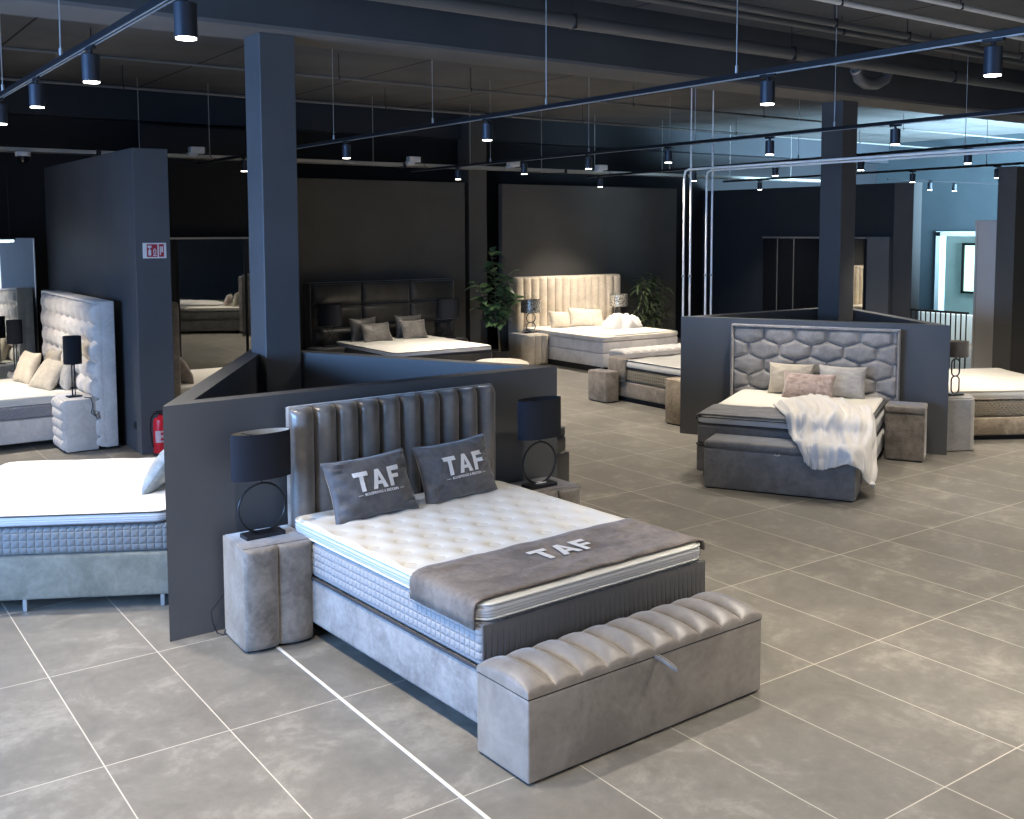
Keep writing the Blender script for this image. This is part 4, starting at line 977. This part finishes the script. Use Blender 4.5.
MB().box(-.95, .95, -.2, .2, .02, .37, .012, 2).build('body', M_beige_l, bnw)
def lw_h(u, v): return .05 * flute((u / .19) % 1.0 if u < 1.9 - 1e-6 else 1, 2.2, .5) * flute(v / .42, 4, .4)
MB().relief(1.9, .42, lw_h, [.19 * (i + q) for i in range(10) for q in (0, .04, .15, .35, .65, .85, .96)] + [1.9], 16, .03, (-.95, -.21, .40)).build('lid', M_beige_l, bnw, 50)
MB().box(-.9, .9, -.17, .17, 0, .03).build('foot_plinth', M_plinth, bnw)
MB().tube([(.62, -.2, .37), (.62, -.225, .36), (.63, -.22, .33), (.63, -.2, .33)], .005, 6).build('pull_strap', M_metal_blk, bnw)
fluted_stand('beige ribbed nightstand left of the cream fluted bed', (11.33, 15.62, 0), 0, .46, .62, .56, 3, M_beige, .05)
fluted_stand('beige ribbed nightstand right of the cream fluted bed', (13.76, 15.95, 0), 0, .46, .45, .56, 3, M_beige, .05)
loop_lamp('glittering shade lamp on rings left of the cream fluted bed', (11.44, 15.72, .567), 0, [(.20, .17, .084), (.20, .17, .084)],   .11, .19, .38, .62, smt=M_glit, inner=M_glit, tr=.009)
loop_lamp('glittering shade lamp on rings right of the cream fluted bed', (13.80, 15.95, .567), 0, [(.18, .17, .084), (.18, .17, .084)], .10, .18, .38, .62, smt=M_glit, inner=M_glit, tr=.009)

# ------------------------------------------------------------------ BED D behind the right low wall
bd = thing('box_spring_bed', 'brown suede bed half hidden behind the left end of the right low wall', 'bed', (10.68, 9.53, 0), 179)
boxpart('base', bd, 1.62, 2.1, .07, .29, M_brown, .02); boxpart('mattress', bd, 1.60, 2.09, .295, .48, M_quilt_d, .03)
topper(bd, 1.60, 2.08, .50, .615, M_topper, M_topper, pip=M_pipe_dk, cr=.07, seed=61, sag=.015)
MB().box(-.8, .8, .01, .10, .05, 1.15, .03, 3).build('headboard', M_brown, bd)
MB().box(-.76, .76, -2.0, -.05, 0, .08).build('plinth', M_plinth, bd)
runner('bed_runner', 'brown suede cover hanging over the foot of the brown suede bed', (10.68, 9.53, 0), 179, -.815, .815, -2.11, -1.72, .618, .33, .33, M_brown, 13)
so = box_stand('brown suede stool beside the foot of the brown suede bed', (9.70, 11.55, 0), 0, .25, .41, .45, M_brown); so.name = 'stool'; so['category'] = 'stool'
box_stand('mottled tan nightstand at the left end of the right low wall', (9.45, 9.51, 0), 0, .50, .44, .587, M_tan)

# ------------------------------------------------------------------ BED C: black bed behind the main low wall
bc = thing('box_spring_bed', 'black bed whose foot corner shows past the end of the front low wall', 'bed', (*fr(114.8, 5.355, -7.05), 0), 114.8)
boxpart('base', bc, 1.70, 1.79, .03, .36, M_blackvel, .02); boxpart('mattress', bc, 1.66, 1.76, .365, .52, M_blackvel, .03)
topper(bc, 1.66, 1.76, .53, .61, M_blackvel, M_blackvel, pip=M_pipe_dk, cr=.07, seed=71)
MB().box(-.82, .82, .0, .09, .05, 1.15, .03, 3).build('headboard', M_blackvel, bc)
legs4(bc, 1.7, 1.79, .03, M_plinth)

# ------------------------------------------------------------------ plants
def leaf(mb, p, dr, up, L_, w_, curl=.2, n=5):
    dr = dr.normalized(); sd = dr.cross(up); sd = sd.normalized() if sd.length > 1e-4 else Vector((1, 0, 0)); nn = sd.cross(dr).normalized(); vs = []; fs = []
    for i in range(n + 1):
        t_ = i / n; wv = w_ * math.sin(math.pi * min(1, t_ ** .75 * .96 + .02)) ** .8; c_ = p + dr * (L_ * t_) - nn * (curl * L_ * t_ * t_)
        vs += [c_ - sd * wv + nn * wv * .25, c_, c_ + sd * wv + nn * wv * .25]
    for i in range(n):
        for j in range(2): fs.append((3 * i + j, 3 * i + j + 1, 3 * i + 3 + j + 1, 3 * i + 3 + j))
    mb.add(vs, fs)
def tree(label, loc, stems, L_, w_, dens, mt, seed, droop=.3, zmin=.8):
    rnd = random.Random(seed); t = thing('potted_tree', label, 'plant', loc, 0)
    MB().lathe([(0, .02), (.15, .0), (.19, .30), (.195, .32), (.18, .32), (.17, .28), (0, .28)], 28).build('pot', M_pot, t)
    tr = MB(); lf = MB()
    for pts in stems:
        P_ = [Vector(p) for p in pts]; tr.tube(P_, [max(.005, .016 - .010 * i / len(P_)) for i in range(len(P_))], 7)
        for i in range(len(P_) - 1):
            a, b = P_[i], P_[i + 1]
            for k in range(int((b - a).length * dens) + 1):
                q = a.lerp(b, rnd.random())
                if q.z < zmin: continue
                an = rnd.uniform(0, 2 * math.pi); e = rnd.uniform(-.3, .9); d_ = Vector((math.cos(an), math.sin(an), e))
                s_ = rnd.uniform(.7, 1.15); leaf(lf, q + d_ * .03, d_, Vector((rnd.uniform(-.4, .4), rnd.uniform(-.4, .4), 1)), L_ * s_, w_ * s_, droop * rnd.uniform(.3, 1.4))
    tr.build('trunk', M_bark, t); lf.build('foliage', mt, t, 80); return t
tree('leafy fiddle-leaf tree between the two charcoal panels', (10.55, 15.45, 0),
     [[(0, 0, .28), (-.03, 0, .7), (-.10, 0, 1.0), (-.06, .02, 1.4), (-.13, 0, 1.8), (-.18, 0, 2.1)], [(-.04, 0, .72), (-.15, .03, .95), (-.30, 0, 1.2), (-.42, -.03, 1.42), (-.50, 0, 1.55)],
      [(-.02, 0, .70), (.05, -.04, .95), (.12, 0, 1.2), (.10, .03, 1.45), (.16, 0, 1.65)], [(-.05, 0, .75), (.08, .04, .9), (.22, .02, 1.05), (.30, 0, 1.25)], [(-.08, 0, 1.0), (-.22, .05, 1.12), (-.32, 0, 1.05)]], .22, .075, 46, M_leaf, 3, .35, .82)
tree('feathery dark green tree against the charcoal panel, right of cream bed', (14.68, 15.95, 0),
     [[(0, 0, .28), (.0, 0, .8), (-.02, 0, 1.2), (0, 0, 1.6)], [(0, 0, .6), (-.2, 0, .95), (-.35, 0, 1.35)], [(0, 0, .6), (.2, 0, .9), (.35, 0, 1.3)], [(0, 0, .8), (.1, .02, 1.2), (.18, 0, 1.5)], [(0, 0, .8), (-.15, 0, 1.15), (-.2, 0, 1.5)],
      [(0, 0, .4), (.25, 0, .55), (.42, 0, .8)], [(0, 0, .4), (-.25, 0, .6), (-.38, 0, .85)]], .22, .022, 75, M_leaf2, 8, .7, .35)

# ------------------------------------------------------------------ right background
wr = thing('black_wardrobe', 'tall black wardrobe with glossy doors on the navy partition, left of right column', 'wardrobe', (17.5, 15.35, 0), -90)
MB().box(0, 2.64, -.12, 0, 0, 2.33).build('carcass', M_plinth, wr, smooth=False)
for k, (a, b, m_) in enumerate([(.02, .42, M_bglass), (.44, .86, M_bglass), (.88, 2.0, M_bglass), (2.02, 2.60, M_mirror_dk)]):
    p_ = MB().box(a, b, -.145, -.12, .03, 2.28).build('door', m_, wr, smooth=False)
    MB().box(b - .015, b + .002, -.152, -.14, .03, 2.28).build('door_edge', M_alu if k < 2 else M_metal_blk, p_, smooth=False)
MB().box(0, 2.64, -.15, 0, 2.29, 2.325).build('top_rail', M_alu, wr, smooth=False)
gp = thing('grey_wardrobe_end', 'pale grey wardrobe end panel right of the tinted mirror door', 'cabinet', (17.49, 12.69, 0), -90)
MB().box(0, .50, -.14, 0, 0, 2.33, .004, 1).build('panel', painted('grey_laminate', (.16, .17, .18), .6), gp)
wp = thing('white_wardrobe', 'tall off-white wardrobe panel left of the dark partition end at right', 'wardrobe', (15.0, 9.02, 0), -90)
MB().box(0, .36, 0, .6, 0, 2.61, .004, 1).build('carcass', M_white, wp, smooth=False); MB().box(.04, .045, -.004, 0, .05, 2.58).build('door_seam', M_alu, wp, smooth=False)
rl = thing('stair_railing', 'black bar railing in front of the pale doorway at right', 'railing', (17.0, 11.44, 0), -90)
for k in range(12): MB().box(.1 * k - .009, .1 * k + .009, -.009, .009, 0, .98).build('baluster', M_metal_blk, rl, smooth=False)
MB().box(-.02, 1.14, -.02, .02, .98, 1.02, .004, 1).build('handrail', M_metal_blk, rl)
st = thing('stair_parapet', 'low white ledge beyond the black bar railing', 'ledge', (21.0, 13.0, 0), -90)
MB().box(-1.5, 3.2, -.08, .08, 0, .62, .01, 1).build('ledge', M_hallw, st, smooth=False)

# ------------------------------------------------------------------ sub-parts sit under the part they are sewn or fixed to
RULES = {'shade_lining': ['lamp_shade'], 'bulb_holder': ['lamp_shade'], 'topper_border': ['topper'], 'piping': ['topper', 'cover', 'cushion_body'], 'base_piping': ['base'],
         'mattress_end_panel': ['mattress'], 'printed_logo': ['cover', 'cloth'], 'printed_line': ['cover'], 'printed_dash': ['cover'], 'pull_strap': ['lid'], 'headboard_frame': ['headboard_padding'],
         'lid_gap': ['lid'], 'label_band': ['cylinder'], 'red_label_field': ['cylinder'], 'edge_strip': ['rail'], 'diffuser': ['housing']}
for o in [o for o in S.objects if o.type == 'EMPTY' and o.parent is None]:
    kids = {}
    for c in o.children: kids.setdefault(c.name.split('.')[0], c)
    for c in list(o.children):
        for p in RULES.get(c.name.split('.')[0], []):
            if p in kids and kids[p] is not c: c.parent = kids[p]; break
